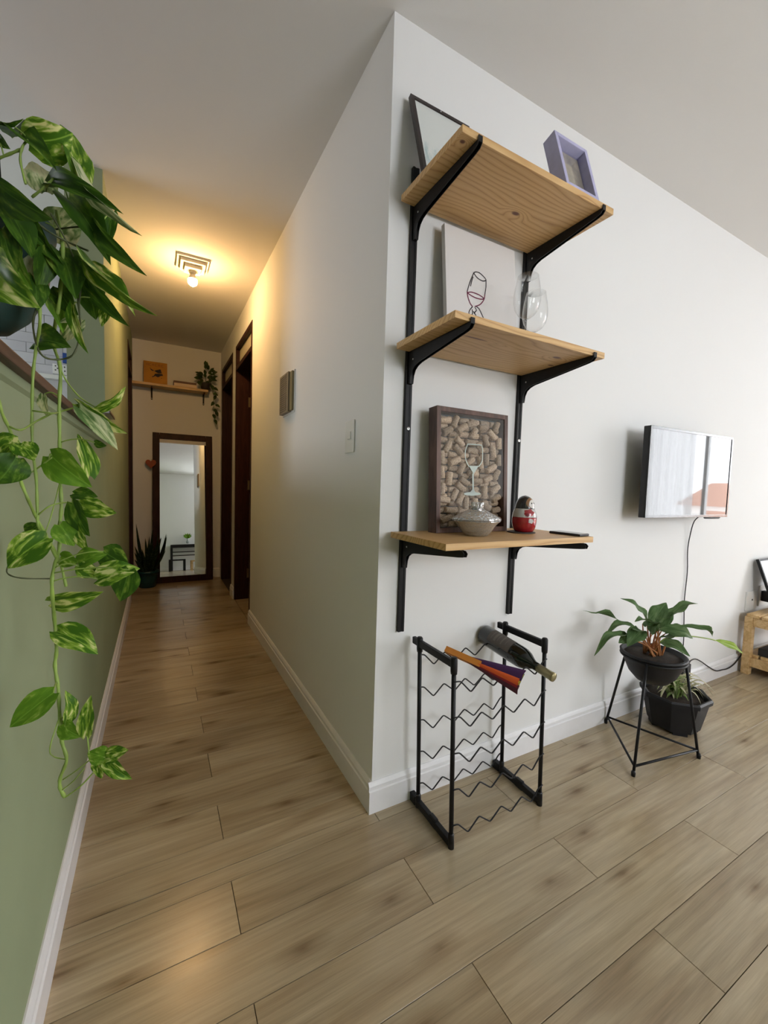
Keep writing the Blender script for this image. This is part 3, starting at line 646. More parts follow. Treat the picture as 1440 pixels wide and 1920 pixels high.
patch(AZ - 0.12, 0.040, 0.27, 0.009, 0.0008, petal).build('painted_flower', M_lac['grey'], t, label='pale painted flower on the red base')

t = thing('phone', (0.628, -0.248, 0.978), 'black phone lying at right end of the lowest shelf', 'phone')
Mp = Matrix.Translation((0.628, -0.248, 0.978)) @ Matrix.Rotation(0.12, 4, 'Z')
MB().box((-0.030, -0.058, 0), (0.030, 0.058, 0.0085), Mp, bev=0.003).build('body', M_blackm, t)
MB().box((-0.028, -0.055, 0.0085), (0.028, 0.055, 0.009), Mp).build('screen', plain('phone_glass', (0.01, 0.01, 0.012), 0.05), t)

# wine glasses
M_wglass = thinglass('clear_wine_glass', (0.985, 0.99, 0.99), 0.8, 0.02, diff=0.012, power=3.0)
for (gx, gy, lab) in ((0.402, -0.215, 'empty wine glass nearest the shelf front edge'), (0.512, -0.150, 'empty wine glass set back beside the right rail')):
    t = thing('wine_glass', (gx, gy, 1.5955), lab, 'wine glass', 'wine glasses on the middle shelf'); c = (gx, gy, 1.5955)
    MB().lathe([(0.036, 0), (0.036, 0.0012), (0.018, 0.003), (0.006, 0.006), (0.0038, 0.012)], 32, c=c).build('foot', M_wglass, t)
    MB().lathe([(0.0038, 0.012), (0.0034, 0.045), (0.0036, 0.080), (0.006, 0.089)], 16, c=c).build('stem', M_wglass, t)
    bw = MB(); prof = [(0.0005, 0.0885), (0.012, 0.091), (0.026, 0.101), (0.037, 0.118), (0.0425, 0.140), (0.0425, 0.158), (0.040, 0.182), (0.0355, 0.206), (0.0325, 0.222)]
    vv = []; n = 36
    b_ = MB(); b_.lathe(prof, n, c=c); b_.f = b_.f[:-1] if len(b_.f[-1]) == n else b_.f; b_.sm = b_.sm[:len(b_.f)]
    b_.lathe([(0.0322, 0.2215), (0.0330, 0.2220), (0.0322, 0.2228), (0.0316, 0.222)], n, c=c)
    b_.build('bowl', M_wglass, t)

# ------------------------------------------------------------------ wine rack
RL, RR, RB_, RF = 0.149, 0.547, -0.058, -0.246
SHR = Matrix(((1, 0, -0.03, 0.009), (0, 1, 0, 0), (0, 0, 1, 0), (0, 0, 0, 1)))   # the rack leans a little to the left
t = thing('wine_rack', ((RL+RR)/2, (RB_+RF)/2, 0), 'black metal wine rack with zigzag wires under the shelves', 'wine rack')
for x in (RL, RR):
    for y in (RB_, RF):
        p = MB().tube([(x, y, 0.0), (x, y, 0.606)], 0.0072, 10, SHR); p.lathe([(0.0098, 0), (0.0098, 0.045), (0.0075, 0.05)], 12, SHR, c=(x, y, 0)); p.lathe([(0.0098, 0.565), (0.0108, 0.575), (0.0108, 0.612), (0.008, 0.617)], 12, SHR, c=(x, y, 0))
        p.build('post', M_black, t)
    MB().box((x - 0.007, RF - 0.003, 0.583), (x + 0.007, -0.020, 0.607), SHR, bev=0.003).build('top_rail', M_black, t)
    f = MB().box((x - 0.009, RF - 0.004, 0.004), (x + 0.009, -0.018, 0.028), SHR, bev=0.003); f.box((x - 0.010, -0.050, 0), (x + 0.010, -0.017, 0.032), SHR, bev=0.003); f.box((x - 0.0075, -0.17, 0.0), (x + 0.0075, -0.135, 0.035), SHR, bev=0.004)
    f.build('foot_rail', M_black, t)
def zig(z, y):
    pts = [(RL - 0.004, y, z), (RL + 0.022, y, z - 0.003)]; xs = [0.2125, 0.2575, 0.3065, 0.354, 0.400, 0.4495, 0.4970]
    for i, x in enumerate(xs): pts.append((x, y, z - 0.046 if i % 2 == 0 else z - 0.008))
    pts += [(RR - 0.014, y, z - 0.006), (RR + 0.006, y, z)]
    out = [pts[0]]
    for a, b, c in zip(pts, pts[1:], pts[2:]):
        A, B, C_ = Vector(a), Vector(b), Vector(c); d1 = (A-B).normalized()*0.007; d2 = (C_-B).normalized()*0.007
        out += [B + d1, B + (d1+d2)*0.25, B + d2]
    return out + [pts[-1]]
for y, zs in ((RF - 0.006, (0.543, 0.430, 0.3135, 0.196, 0.078)), (RB_ + 0.004, (0.5525, 0.436, 0.317, 0.201, 0.083))):
    for z in zs: MB().tube(zig(z, y), 0.0024, 6, SHR).build('zigzag_wire', M_black, t)

# wine bottle lying in the rack
A = V(0.477, -0.006, 0.562); B = V(0.5125, -0.312, 0.5075); ax = (B - A).normalized()
def axis_frame(A, ax, up=V(0, 0, 1)):
    x = ax; z = (up - x*up.dot(x)).normalized(); y = z.cross(x)
    return Matrix(((y.x, z.x, x.x, A.x), (y.y, z.y, x.y, A.y), (y.z, z.z, x.z, A.z), (0, 0, 0, 1)))
MBt = axis_frame(A, ax); LB = (B - A).length
t = thing('wine_bottle', A, 'dark wine bottle with gold neck foil lying in the rack', 'bottle')
MB().lathe([(0.020, 0.004), (0.034, 0.0), (0.0375, 0.005), (0.0378, 0.175), (0.0365, 0.19), (0.030, 0.208), (0.020, 0.224), (0.0150, 0.236), (0.0142, LB - 0.004)], 36, MBt).build('glass_body', plain('dark_bottle_glass', (0.006, 0.008, 0.006), 0.09, coat=0.3), t)
MB().lathe([(0.0148, LB - 0.082), (0.0150, LB - 0.012), (0.0160, LB - 0.010), (0.0160, LB - 0.003), (0.0150, LB), (0, LB)], 28, MBt).build('neck_foil', plain('olive_gold_foil', (0.30, 0.26, 0.13), 0.35, metal=0.6), t, label='olive gold neck foil')
lb = MB(); n = 12; vv = []
for z in (0.045, 0.145):
    for k in range(n+1): a = math.radians(75) + math.radians(95)*k/n; vv.append((0.0381*math.cos(a), 0.0381*math.sin(a), z))
lb.add(vv, [(k, k+1, n+2+k, n+1+k) for k in range(n)], True, MBt); lab_ = lb.build('label', plain('charcoal_label', (0.085, 0.072, 0.064), 0.6), t, label='charcoal paper label')
ln = MB()
for (z0, a0, a1, w) in ((0.060, 62, 118, 0.0012), (0.075, 58, 122, 0.0045), (0.088, 66, 114, 0.0012), (0.105, 60, 120, 0.003), (0.122, 70, 110, 0.001)):
    vv = []
    for z in (z0 - w, z0 + w):
        for k in range(9): a = math.radians(30 + a0 + (a1-a0)*k/8); vv.append((0.0383*math.cos(a), 0.0383*math.sin(a), z))
    ln.add(vv, [(k, k+1, 10+k, 9+k) for k in range(8)], True, MBt)
ln.build('label_print', plain('label_print_grey', (0.13, 0.115, 0.10), 0.6), lab_)

# folded rainbow fan
A = V(0.256, -0.055, 0.552); B = V(0.352, -0.318, 0.524); ax = (B - A).normalized(); MF = axis_frame(A, ax, (CAM - A).normalized()*0.9 + V(0.15, 0, 0.1)); LF = (B - A).length
t = thing('hand_fan', A, 'folded rainbow hand fan with orange sticks lying in rack', 'fan')
M_ow = plain('orange_wood', (0.72, 0.26, 0.035), 0.5)
for k in range(5): MB().box((-0.011 + k*0.0006, -0.008 + k*0.0034, 0.0), (0.010 + k*0.0004, -0.0055 + k*0.0034, 0.14), MF).build('stick', M_ow, t)
fcol = [('purple', (0.055, 0.012, 0.085)), ('orange', (0.80, 0.12, 0.02)), ('red', (0.30, 0.012, 0.02)), ('yellow', (0.70, 0.48, 0.05)), ('green', (0.04, 0.20, 0.05)), ('plum', (0.09, 0.015, 0.03))]
def fold(pa, pb, pc_, z0=0.075, z1=None):
    mb = MB(); n = 8; vv = []; z1 = z1 or LF
    for i in range(n+1):
        f = i/n; z = z0 + (z1 - z0)*f; g = 0.22 + 0.78*f
        for (x, y) in (pa, pb, pc_): vv.append((x*g, y*g, z))
    ff = []
    for i in range(n):
        for k in range(2): ff.append((i*3+k, i*3+k+1, i*3+k+4, i*3+k+3))
    mb.add(vv, ff, True, MF); mb.add([(p[0]*0.97, p[1] - 0.0015, p[2]) for p in vv], ff, True, MF); return mb
specs = [('purple', (0.044, 0.002), (0.026, 0.014), (0.004, 0.010)), ('orange', (0.008, 0.016), (-0.004, 0.019), (-0.014, 0.012)), ('red', (-0.006, 0.010), (-0.016, 0.013), (-0.024, 0.004)), ('yellow', (0.030, -0.004), (-0.006, 0.002), (-0.022, 0.006)),
         ('green', (0.034, -0.010), (0.010, -0.004), (-0.018, -0.002)), ('plum', (-0.010, 0.006), (-0.026, 0.008), (-0.036, -0.004))]
for (nm, pa, pb, pc_) in specs:
    c = dict(fcol)[nm]; fold(pa, pb, pc_, z1=LF*(1.0 if nm in ('purple', 'plum') else 0.985)).build('fabric_fold', plain(nm + '_fan_cloth', c, 0.7), t, label=nm + ' cloth fold')

# ------------------------------------------------------------------ television
tl = V(1.325, -0.113, 1.020); tr = V(2.045, -0.140, 1.020); tx = (tr - tl).normalized(); TW = (tr - tl).length; TH = 0.424
MT = Matrix(((tx.x, -tx.y, 0, tl.x), (tx.y, tx.x, 0, tl.y), (0, 0, 1, tl.z), (0, 0, 0, 1)))
t = thing('television', (1.69, -0.12, 1.02), 'wall mounted flat television reflecting the bright window', 'television')
h = MB().box((0, 0.002, 0), (TW, 0.030, TH), MT, bev=0.003); h.box((0.10, 0.030, 0.05), (TW - 0.10, 0.062, TH - 0.12), MT, bev=0.008); h.build('housing', M_blackm, t)
mb = MB(); rails(mb, TW, TH, 0.012, 0.005, MT, -0.003, bev=0.001); mb.build('bezel', plain('gloss_black_bezel', (0.01, 0.01, 0.01), 0.12), t)
scr, nt_, b_ = newmat('tv_screen'); b_.inputs['Base Color'].default_value = (0.008, 0.009, 0.012, 1); b_.inputs['Roughness'].default_value = 0.025; b_.inputs['IOR'].default_value = 1.52
MB().box((0.012, -0.0005, 0.012), (TW - 0.012, 0.002, TH - 0.012), MT).build('screen', scr, t, label='glossy dark screen')
MB().lathe([(0.0, -0.004), (0.035, -0.003), (0.042, 0.002), (0.035, 0.006), (0, 0.006)], 24, MT @ Matrix.Translation((0.60, 0.012, -0.006)), sx=1.9, sy=0.35).build('sensor_pod', M_blackm, t)
MB().box((TW/2 - 0.10, 0.062, 0.12), (TW/2 + 0.10, 0.108, 0.30), MT).build('wall_mount', M_black, t)
cord = [V(1.955, -0.07, 1.03), V(1.955, -0.03, 0.99), V(1.957, -0.012, 0.90), V(1.952, -0.009, 0.82), V(1.968, -0.008, 0.70), V(1.960, -0.008, 0.55), V(1.972, -0.008, 0.42), V(1.985, -0.008, 0.30), V(1.975, -0.010, 0.235), V(1.965, -0.014, 0.19)]
MB().tube(smooth(cord, 4), 0.0028, 6).build('power_cord', M_blackm, t, label='thin dark cord hanging down the wall')
t = thing('power_adapter', (1.955, -0.03, 0.07), 'black power adapter plugged in behind the low planter', 'adapter')
MB().box((1.915, -0.052, 0.088), (1.995, -0.006, 0.182), bev=0.006).build('body', M_blackm, t)
MB().box((1.93, -0.006, 0.10), (1.98, -0.0005, 0.17)).build('socket_plate', M_white, t)
c2 = [V(1.99, -0.04, 0.178), V(2.03, -0.030, 0.185), V(2.10, -0.022, 0.180), V(2.175, -0.020, 0.150), V(2.26, -0.022, 0.105), V(2.36, -0.022, 0.060), V(2.44, -0.022, 0.050), V(2.52, -0.022, 0.045), V(2.60, -0.022, 0.060), V(2.68, -0.020, 0.095), V(2.71, -0.021, 0.118), V(2.76, -0.021, 0.122), V(2.84, -0.021, 0.112)]
MB().tube(smooth(c2, 4), 0.0036, 6).build('output_cord', M_blackm, t, label='black cord running over the baseboard to the bench')

# wall plates
t = thing('wall_socket', (2.80, 0, 0.37), 'white socket plate on the wall above the wooden bench', 'socket')
MB().box((2.735, -0.009, 0.385), (2.885, 0, 0.510), bev=0.002).build('plate', M_white, t)
MB().lathe([(0.006, 0), (0.006, 0.002), (0, 0.002)], 12, Matrix.Translation((2.815, -0.009, 0.452)) @ Matrix.Rotation(PI/2, 4, 'X')).build('cable_port', M_blackm, t)
t = thing('light_switch', (0, 0.2545, 1.252), 'white light switch plate near the wall corner', 'switch')
MB().box((-0.007, 0.213, 1.253), (0, 0.296, 1.375), bev=0.003).build('plate', M_white, t)
MB().box((-0.011, 0.236, 1.304), (-0.007, 0.262, 1.332), bev=0.001).build('rocker', M_white, t)
t = thing('intercom_cover', (0, 1.115, 1.519), 'grey-brown ribbed wall cover beside the light switch', 'cover')
MB().box((-0.006, 1.000, 1.512), (0, 1.226, 1.738)).build('back_plate', M_white, t)
M_rib = plain('taupe_plastic', (0.26, 0.21, 0.15), 0.5)
b = MB().box((-0.026, 1.052, 1.520), (-0.006, 1.226, 1.735), bev=0.002).build('cover', M_rib, t)
MB().box((-0.018, 1.006, 1.524), (-0.006, 1.050, 1.731), bev=0.002).build('side_strip', plain('olive_plastic', (0.22, 0.18, 0.09), 0.5), t)
for k in range(17): MB().box((-0.0285, 1.085, 1.532 + k*0.0117), (-0.026, 1.215, 1.538 + k*0.0117)).build('rib', M_rib, b)
t = thing('wall_ledge', (XL, 1.33, 1.43), 'tiny grey ledge on the hall side of the green wall', 'ledge')
MB().box((XL, 1.20, 1.440), (-0.851, 1.46, 1.452)).build('slab', plain('grey_stone', (0.35, 0.35, 0.38), 0.3), t)
MB().box((-0.851, 1.20, 1.440), (-0.848, 1.46, 1.452)).build('dark_edge', M_capwood, t)

# ceiling lamp
LX, LY = -0.435, 1.98
t = thing('ceiling_lamp', (LX, LY, H), 'white stepped square ceiling lamp with a bare glowing bulb', 'lamp')
M_lampw = plain('lamp_white', (0.80, 0.76, 0.68), 0.45)
MB().box((LX - 0.098, LY - 0.098, H - 0.014), (LX + 0.098, LY + 0.098, H), bev=0.002).build('base_plate', M_lampw, t)
MB().box((LX - 0.076, LY - 0.076, H - 0.034), (LX + 0.076, LY + 0.076, H - 0.014), bev=0.002).build('step_plate', M_lampw, t)
MB().box((LX - 0.050, LY - 0.050, H - 0.058), (LX + 0.050, LY + 0.050, H - 0.034), bev=0.002).build('socket_block', M_lampw, t)
MB().lathe([(0.021, H - 0.058), (0.021, H - 0.072), (0.016, H - 0.076), (0, H - 0.076)], 20, c=(LX, LY, 0)).build('socket_ring', M_lampw, t)
em = bpy.data.materials.new('bulb_glow'); em.use_nodes = True; nt = em.node_tree; nt.nodes.remove(nt.nodes['Principled BSDF']); e = nt.nodes.new('ShaderNodeEmission'); e.inputs[0].default_value = (1.0, 0.575, 0.23, 1); e.inputs[1].default_value = BULB_STRENGTH; nt.links.new(e.outputs[0], nt.nodes['Material Output'].inputs[0])
MB().lathe([(0.0135, H - 0.074), (0.017, H - 0.086), (0.0255, H - 0.104), (0.0285, H - 0.112)], 24, c=(LX, LY, 0)).build('bulb_collar', M_lampw, t)
MB().lathe([(0.0285, H - 0.112), (0.030, H - 0.124), (0.026, H - 0.141), (0.014, H - 0.152), (0, H - 0.155)], 24, c=(LX, LY, 0)).build('bulb', em, t, label='glowing warm bulb')

# ------------------------------------------------------------------ hall end
yw = YE
t = thing('wall_shelf', (-0.52, YE, 2.14), 'narrow wooden wall shelf at the hall end above the mirror', 'shelf')
MB().box((-0.874, YE - 0.165, 2.107), (-0.150, YE - 0.001, 2.132), bev=0.001).build('board', M_pine2, t)
for x in (-0.698, -0.185):
    b = MB().box((x - 0.008, YE - 0.004, 1.985), (x + 0.008, YE, 2.112)); b.box((x - 0.008, YE - 0.14, 2.107), (x + 0.008, YE - 0.004, 2.112)); b.prism([(YE - 0.004, 2.03), (YE - 0.004, 2.045), (YE - 0.09, 2.107), (YE - 0.105, 2.107)], x - 0.003, x + 0.003, 'x')
    b = b.build('bracket', M_black, t)
    MB().lathe([(0.0045, 0), (0.0045, 0.002), (0, 0.002)], 10, Matrix.Translation((x, YE - 0.004, 1.998)) @ Matrix.Rotation(PI/2, 4, 'X')).build('screw', M_steel, b)
M5 = lean(-0.772, 2.132, YE - 0.065, YE - 0.030, 0.255)
t = thing('art_panel', (-0.772, YE - 0.065, 2.132), 'mustard yellow picture with a black figure on the hall shelf', 'picture')
MB().box((0, 0, 0), (0.222, 0.015, 0.252), M5).build('panel', plain('mustard_print', (0.50, 0.22, 0.012), 0.6, noise=0.1, nscale=10), t)
fig = MB()
def bl(pts): fig.add([(x, -0.0008, z) for x, z in pts], [tuple(range(len(pts)))], False, M5)
bl([(0.055,0.188),(0.070,0.170),(0.092,0.158),(0.100,0.152),(0.082,0.150),(0.068,0.158)]); bl([(0.100,0.152),(0.115,0.163),(0.140,0.170),(0.145,0.176),(0.160,0.176),(0.165,0.150),(0.172,0.138),(0.140,0.132),(0.118,0.140)])
bl([(0.105,0.122),(0.140,0.128),(0.175,0.128),(0.182,0.112),(0.160,0.106),(0.135,0.088),(0.110,0.096)]); bl([(0.106,0.122),(0.094,0.098),(0.080,0.090),(0.076,0.080),(0.092,0.086),(0.108,0.098)]); bl([(0.160,0.082),(0.172,0.086),(0.170,0.078)])
fig.build('figure_print', plain('print_black', (0.012, 0.01, 0.012), 0.6), t, label='black figure silhouette')
let = MB()
for k, x in enumerate((0.030, 0.055, 0.080, 0.108, 0.138, 0.168)):
    s = 0.022; ribbon(let, [(x, 0.205), (x, 0.205 + s), (x + 0.014, 0.205 + s), (x + 0.014, 0.205)] if k % 2 == 0 else [(x + 0.014, 0.205 + s), (x, 0.205 + s), (x, 0.205), (x + 0.014, 0.205)], 0.005, -0.0008, M5)
let.build('lettering', plain('print_ochre', (0.26, 0.085, 0.01), 0.6), t, label='worn ochre lettering')
for (z0, z1, c, nm, x0) in ((2.132, 2.166, (0.60, 0.42, 0.30), 'pale flat book at the bottom of the hall shelf stack', -0.488), (2.166, 2.188, (0.09, 0.035, 0.025), 'dark brown flat book on top of the hall shelf stack', -0.492)):
    t = thing('book', (x0 + 0.12, YE - 0.075, z0), nm, 'book', 'books on the hall shelf')
    MB().box((x0, YE - 0.160, z0), (x0 + 0.222, YE - 0.02, z1)).build('cover', plain(nm[:9], c, 0.5), t)
    MB().box((x0 + 0.003, YE - 0.1615, z0 + 0.003), (x0 + 0.219, YE - 0.160, z1 - 0.003)).build('page_edges', plain('page_edges_' + nm[:4], (0.75, 0.58, 0.42) if z0 < 2.14 else (0.16, 0.08, 0.06), 0.7), t)

# leaning mirror
MA = 0.088; my0 = 3.845; mw, mh = 0.602, 1.645; mx0 = -0.693
MM = Matrix.Translation((mx0, my0, 0.002)) @ Matrix.Rotation(-MA, 4, 'X')
t = thing('standing_mirror', (mx0 + mw/2, my0, 0), 'tall dark-framed mirror leaning on the hall end wall', 'mirror')
mb = MB(); b = 0.068
mb.box((0, 0, 0), (b, 0.026, mh), MM, 0.003); mb.box((mw-b, 0, 0), (mw, 0.026, mh), MM, 0.003); mb.box((b, 0, 0), (mw-b, 0.026, b), MM, 0.003); mb.box((b, 0, mh-b), (mw-b, 0.026, mh), MM, 0.003)
mb.build('frame', M_dwood, t)
mir, nt, b_ = newmat('mirror_glass'); b_.inputs['Base Color'].default_value = (0.86, 0.89, 0.88, 1); b_.inputs['Metallic'].default_value = 1.0; b_.inputs['Roughness'].default_value = 0.0
MB().box((b, 0.010, b), (mw-b, 0.014, mh-b), MM).build('mirror_glass', mir, t, label='silvered glass')
t = thing('heart_ornament', (-0.715, 3.93, 1.25), 'small coral red heart hung on the mirror frame', 'ornament')
hp = []
for k in range(28):
    a = 2*PI*k/28; hp.append((-0.708 + 0.0032*16*math.sin(a)**3, 1.297 + 0.0034*(13*math.cos(a) - 5*math.cos(2*a) - 2*math.cos(3*a) - math.cos(4*a))))
MB().prism(hp, 3.932, 3.946, 'y').build('heart', plain('coral_felt', (0.36, 0.10, 0.05), 0.8), t)
MB().tube([(-0.708, 3.939, 1.315), (-0.700, 3.948, 1.345), (-0.690, 3.955, 1.33)], 0.0012, 5).build('string', plain('string', (0.3, 0.2, 0.12), 0.9), t)
# ------------------------------------------------------------------ leaves
def leaf_mesh(name, prof, mat, fold=0.25, droop=0.12, wave=0.0, twist=0.0, nt_=9, ns=7, heart=0.0, seed=0, asp=0.5):
    rg = random.Random(seed); vv = []; ff = []
    ph = rg.random()*6
    for i in range(nt_+1):
        u = i/nt_; w = prof(u)
        for k in range(ns):
            s = -1 + 2*k/(ns-1)
            x = u - heart*(abs(s)**1.5)*max(0, 1 - u*3.2)
            y = 0.5*w*s
            z = asp*fold*abs(y)*(1 - 0.4*abs(s)) + droop*0.55*math.sin(PI*u) + asp*wave*math.sin(u*11 + ph)*abs(s)*w*0.3
            a = twist*u; y, z = y*math.cos(a) - z*math.sin(a), y*math.sin(a) + z*math.cos(a)
            vv.append((x, y, z))
    for i in range(nt_):
        for k in range(ns-1): ff.append((i*ns+k, i*ns+k+1, (i+1)*ns+k+1, (i+1)*ns+k))
    me = bpy.data.meshes.new(name); me.from_pydata(vv, [], ff); me.polygons.foreach_set('use_smooth', [True]*len(ff)); me.materials.append(mat); me.update()
    return me
P_heart = lambda u: max(0.0, (math.sin(PI*min(1, u**0.62))**0.85)) if 0 < u < 1 else (0.30 if u == 0 else 0.0)
P_lance = lambda u: max(0.02, math.sin(PI*min(1, (u*0.97 + 0.02)**0.85))**0.9)
P_strap = lambda u: max(0.02, min(1.0, (1-u)*2.4)**0.8 * (0.7 + 0.3*min(1, u*5)))
def put_leaf(parent, me, B, T, wid, nrm=None, roll=0.0, name='leaf'):
    B = Vector(B); T = Vector(T); x = T - B; L = x.length; x.normalize()
    n = Vector(nrm) if nrm is not None else (CAM - B)
    z = n - x*n.dot(x)
    if z.length < 1e-5: z = x.orthogonal()
    z.normalize(); y = z.cross(x)
    R = Matrix(((x.x, y.x, z.x, 0), (x.y, y.y, z.y, 0), (x.z, y.z, z.z, 0), (0, 0, 0, 1))) @ Matrix.Rotation(math.radians(roll), 4, 'X')
    o = bpy.data.objects.new(name, me); COL.objects.link(o); o.parent = parent
    o.matrix_local = Matrix.Translation(B - parent.location) @ R @ Matrix.Diagonal((L, wid, L, 1))
    return o
def bez(a, b, c, n=8): return [a*(1-k/n)**2 + b*2*(k/n)*(1-k/n) + c*(k/n)**2 for k in range(n+1)]

# ------------------------------------------------------------------ trailing pothos on the half wall
PG = [leafmat('pothos_variegated', (0.060, 0.160, 0.012), (0.24, 0.40, 0.040), (0.74, 0.75, 0.32), (0.44, 0.54, 0.64)),
      leafmat('pothos_dark', (0.036, 0.098, 0.010), (0.080, 0.180, 0.016), (0.32, 0.43, 0.07), (0.45, 0.58, 0.76)),
      leafmat('pothos_pale', (0.13, 0.23, 0.07), (0.42, 0.50, 0.24), (0.70, 0.72, 0.45), (0.40, 0.50, 0.62)),
      leafmat('pothos_green', (0.105, 0.24, 0.018), (0.16, 0.32, 0.026), (0.42, 0.54, 0.12), (0.42, 0.56, 0.72))]
POTH = {}
for mi, mt in enumerate(PG):
    POTH[mi] = [leaf_mesh('pothos_leaf', P_heart, mt, fold=f, droop=d, wave=w, heart=0.10, seed=mi*5+j, asp=0.75) for j, (f, d, w) in enumerate(((0.35, 0.10, 0.1), (0.55, 0.22, 0.15), (0.15, 0.05, 0.2)))]
pot_c = at(-28, 622, 0.66)
t = thing('trailing_pothos', pot_c, 'variegated pothos trailing from a hanging teal pot before the half wall', 'plant')
M_teal = plain('dark_teal_ceramic', (0.022, 0.058, 0.052), 0.5, noise=0.15, nscale=20)
MB().lathe([(0.0, 0.0), (0.030, 0.003), (0.056, 0.030), (0.078, 0.075), (0.086, 0.125), (0.088, 0.165), (0.092, 0.168), (0.092, 0.182), (0.086, 0.182), (0.084, 0.15)], 40, c=pot_c).build('pot', M_teal, t, label='dark teal round pot')
for a in (1.9, 3.6, 5.2): MB().tube([pot_c + V(0.093*math.cos(a), 0.093*math.sin(a), 0.178), V(pot_c.x, pot_c.y, 2.45), V(pot_c.x, pot_c.y, H)], 0.0009, 5).build('hanging_wire', M_black, t)
M_soil = plain('dark_soil', (0.025, 0.016, 0.010), 0.95, noise=0.5, nscale=90, bump=0.8, bscale=120)
MB().lathe([(0.0835, 0.150), (0.0835, 0.158), (0.05, 0.166), (0, 0.168)], 30, c=pot_c).build('soil', M_soil, t)
M_stem = plain('pothos_stem', (0.25, 0.36, 0.07), 0.5, noise=0.25, nscale=25)
M_stemd = plain('pothos_stem_dark', (0.07, 0.085, 0.03), 0.55, noise=0.3, nscale=25)
def dep(u, v):
    d = 0.69
    if u < 60: d = 0.63
    elif u < 100: d = 0.66
    if v < 640: d -= 0.03
    return d
vines = [
 ([(105,395),(118,470),(112,560),(100,640),(113,690),(111,760),(112,830),(113,900),(115,950),(112,985),(111,1030),(99,1075),(98,1115),(103,1170),(106,1220),(103,1248),(109,1290),(112,1340),(116,1390),(125,1424),(113,1458),(113,1478),(122,1495)], 0.0036, M_stem),
 ([(60,420),(70,520),(75,600),(68,650),(62,700),(60,770),(61,840),(68,900),(70,960),(72,985),(90,1015),(112,1058)], 0.0030, M_stem),
 ([(-35,640),(-10,720),(4,775),(20,810),(29,850),(36,893),(52,935),(68,970),(92,1015),(112,1052),(124,1100)], 0.0030, M_stem),
 ([(40,390),(85,430),(130,455),(165,470)], 0.0022, M_stemd), ([(75,560),(62,605),(70,650),(84,670),(112,674),(136,666),(147,640),(150,600),(146,560)], 0.0020, M_stemd),
 ([(20,380),(28,420),(28,485),(20,520)], 0.0030, M_stem), ([(48,345),(38,300),(44,272),(60,258)], 0.0022, M_stem), ([(-10,300),(20,288),(40,280)], 0.0026, M_stem),
 ([(60,370),(90,345),(108,322),(118,285),(115,250)], 0.0024, M_stem), ([(105,430),(150,425),(175,428),(195,432)], 0.0018, M_stemd), ([(95,400),(128,460),(150,520),(148,575)], 0.0018, M_stemd),
 ([(113,690),(125,715),(150,745),(178,763)], 0.0016, M_stem), ([(60,770),(98,775),(112,772),(148,762)], 0.0018, M_stem), ([(18,800),(40,806),(68,790),(98,775)], 0.0020, M_stem),
 ([(20,880),(38,892),(60,885),(97,858)], 0.0016, M_stem), ([(72,965),(95,948),(125,942),(140,944)], 0.0016, M_stem),
 ([(118,1462),(150,1440),(168,1425)], 0.0013, M_stem), ([(116,1482),(140,1462),(158,1440)], 0.0012, M_stem), ([(122,1495),(150,1475),(172,1452),(182,1440)], 0.0017, M_stem), ([(113,1340),(94,1400),(100,1418),(124,1424)], 0.0013, M_stem),
 ([(95,1085),(40,1084),(14,1075),(16,1058)], 0.0014, M_stemd), ([(112,905),(95,970),(80,1010)], 0.0012, M_stem)]
VP = []
for pts, r, mt in vines:
    P3 = smooth([at(u, v, dep(u, v)) for u, v in pts], 5)
    MB().tube(P3, [r*0.75*(1.0 + 0.15*math.sin(i*1.7)) for i in range(len(P3))], 7).build('vine', mt, t)
    VP += list(zip(P3, [0]*len(P3)))
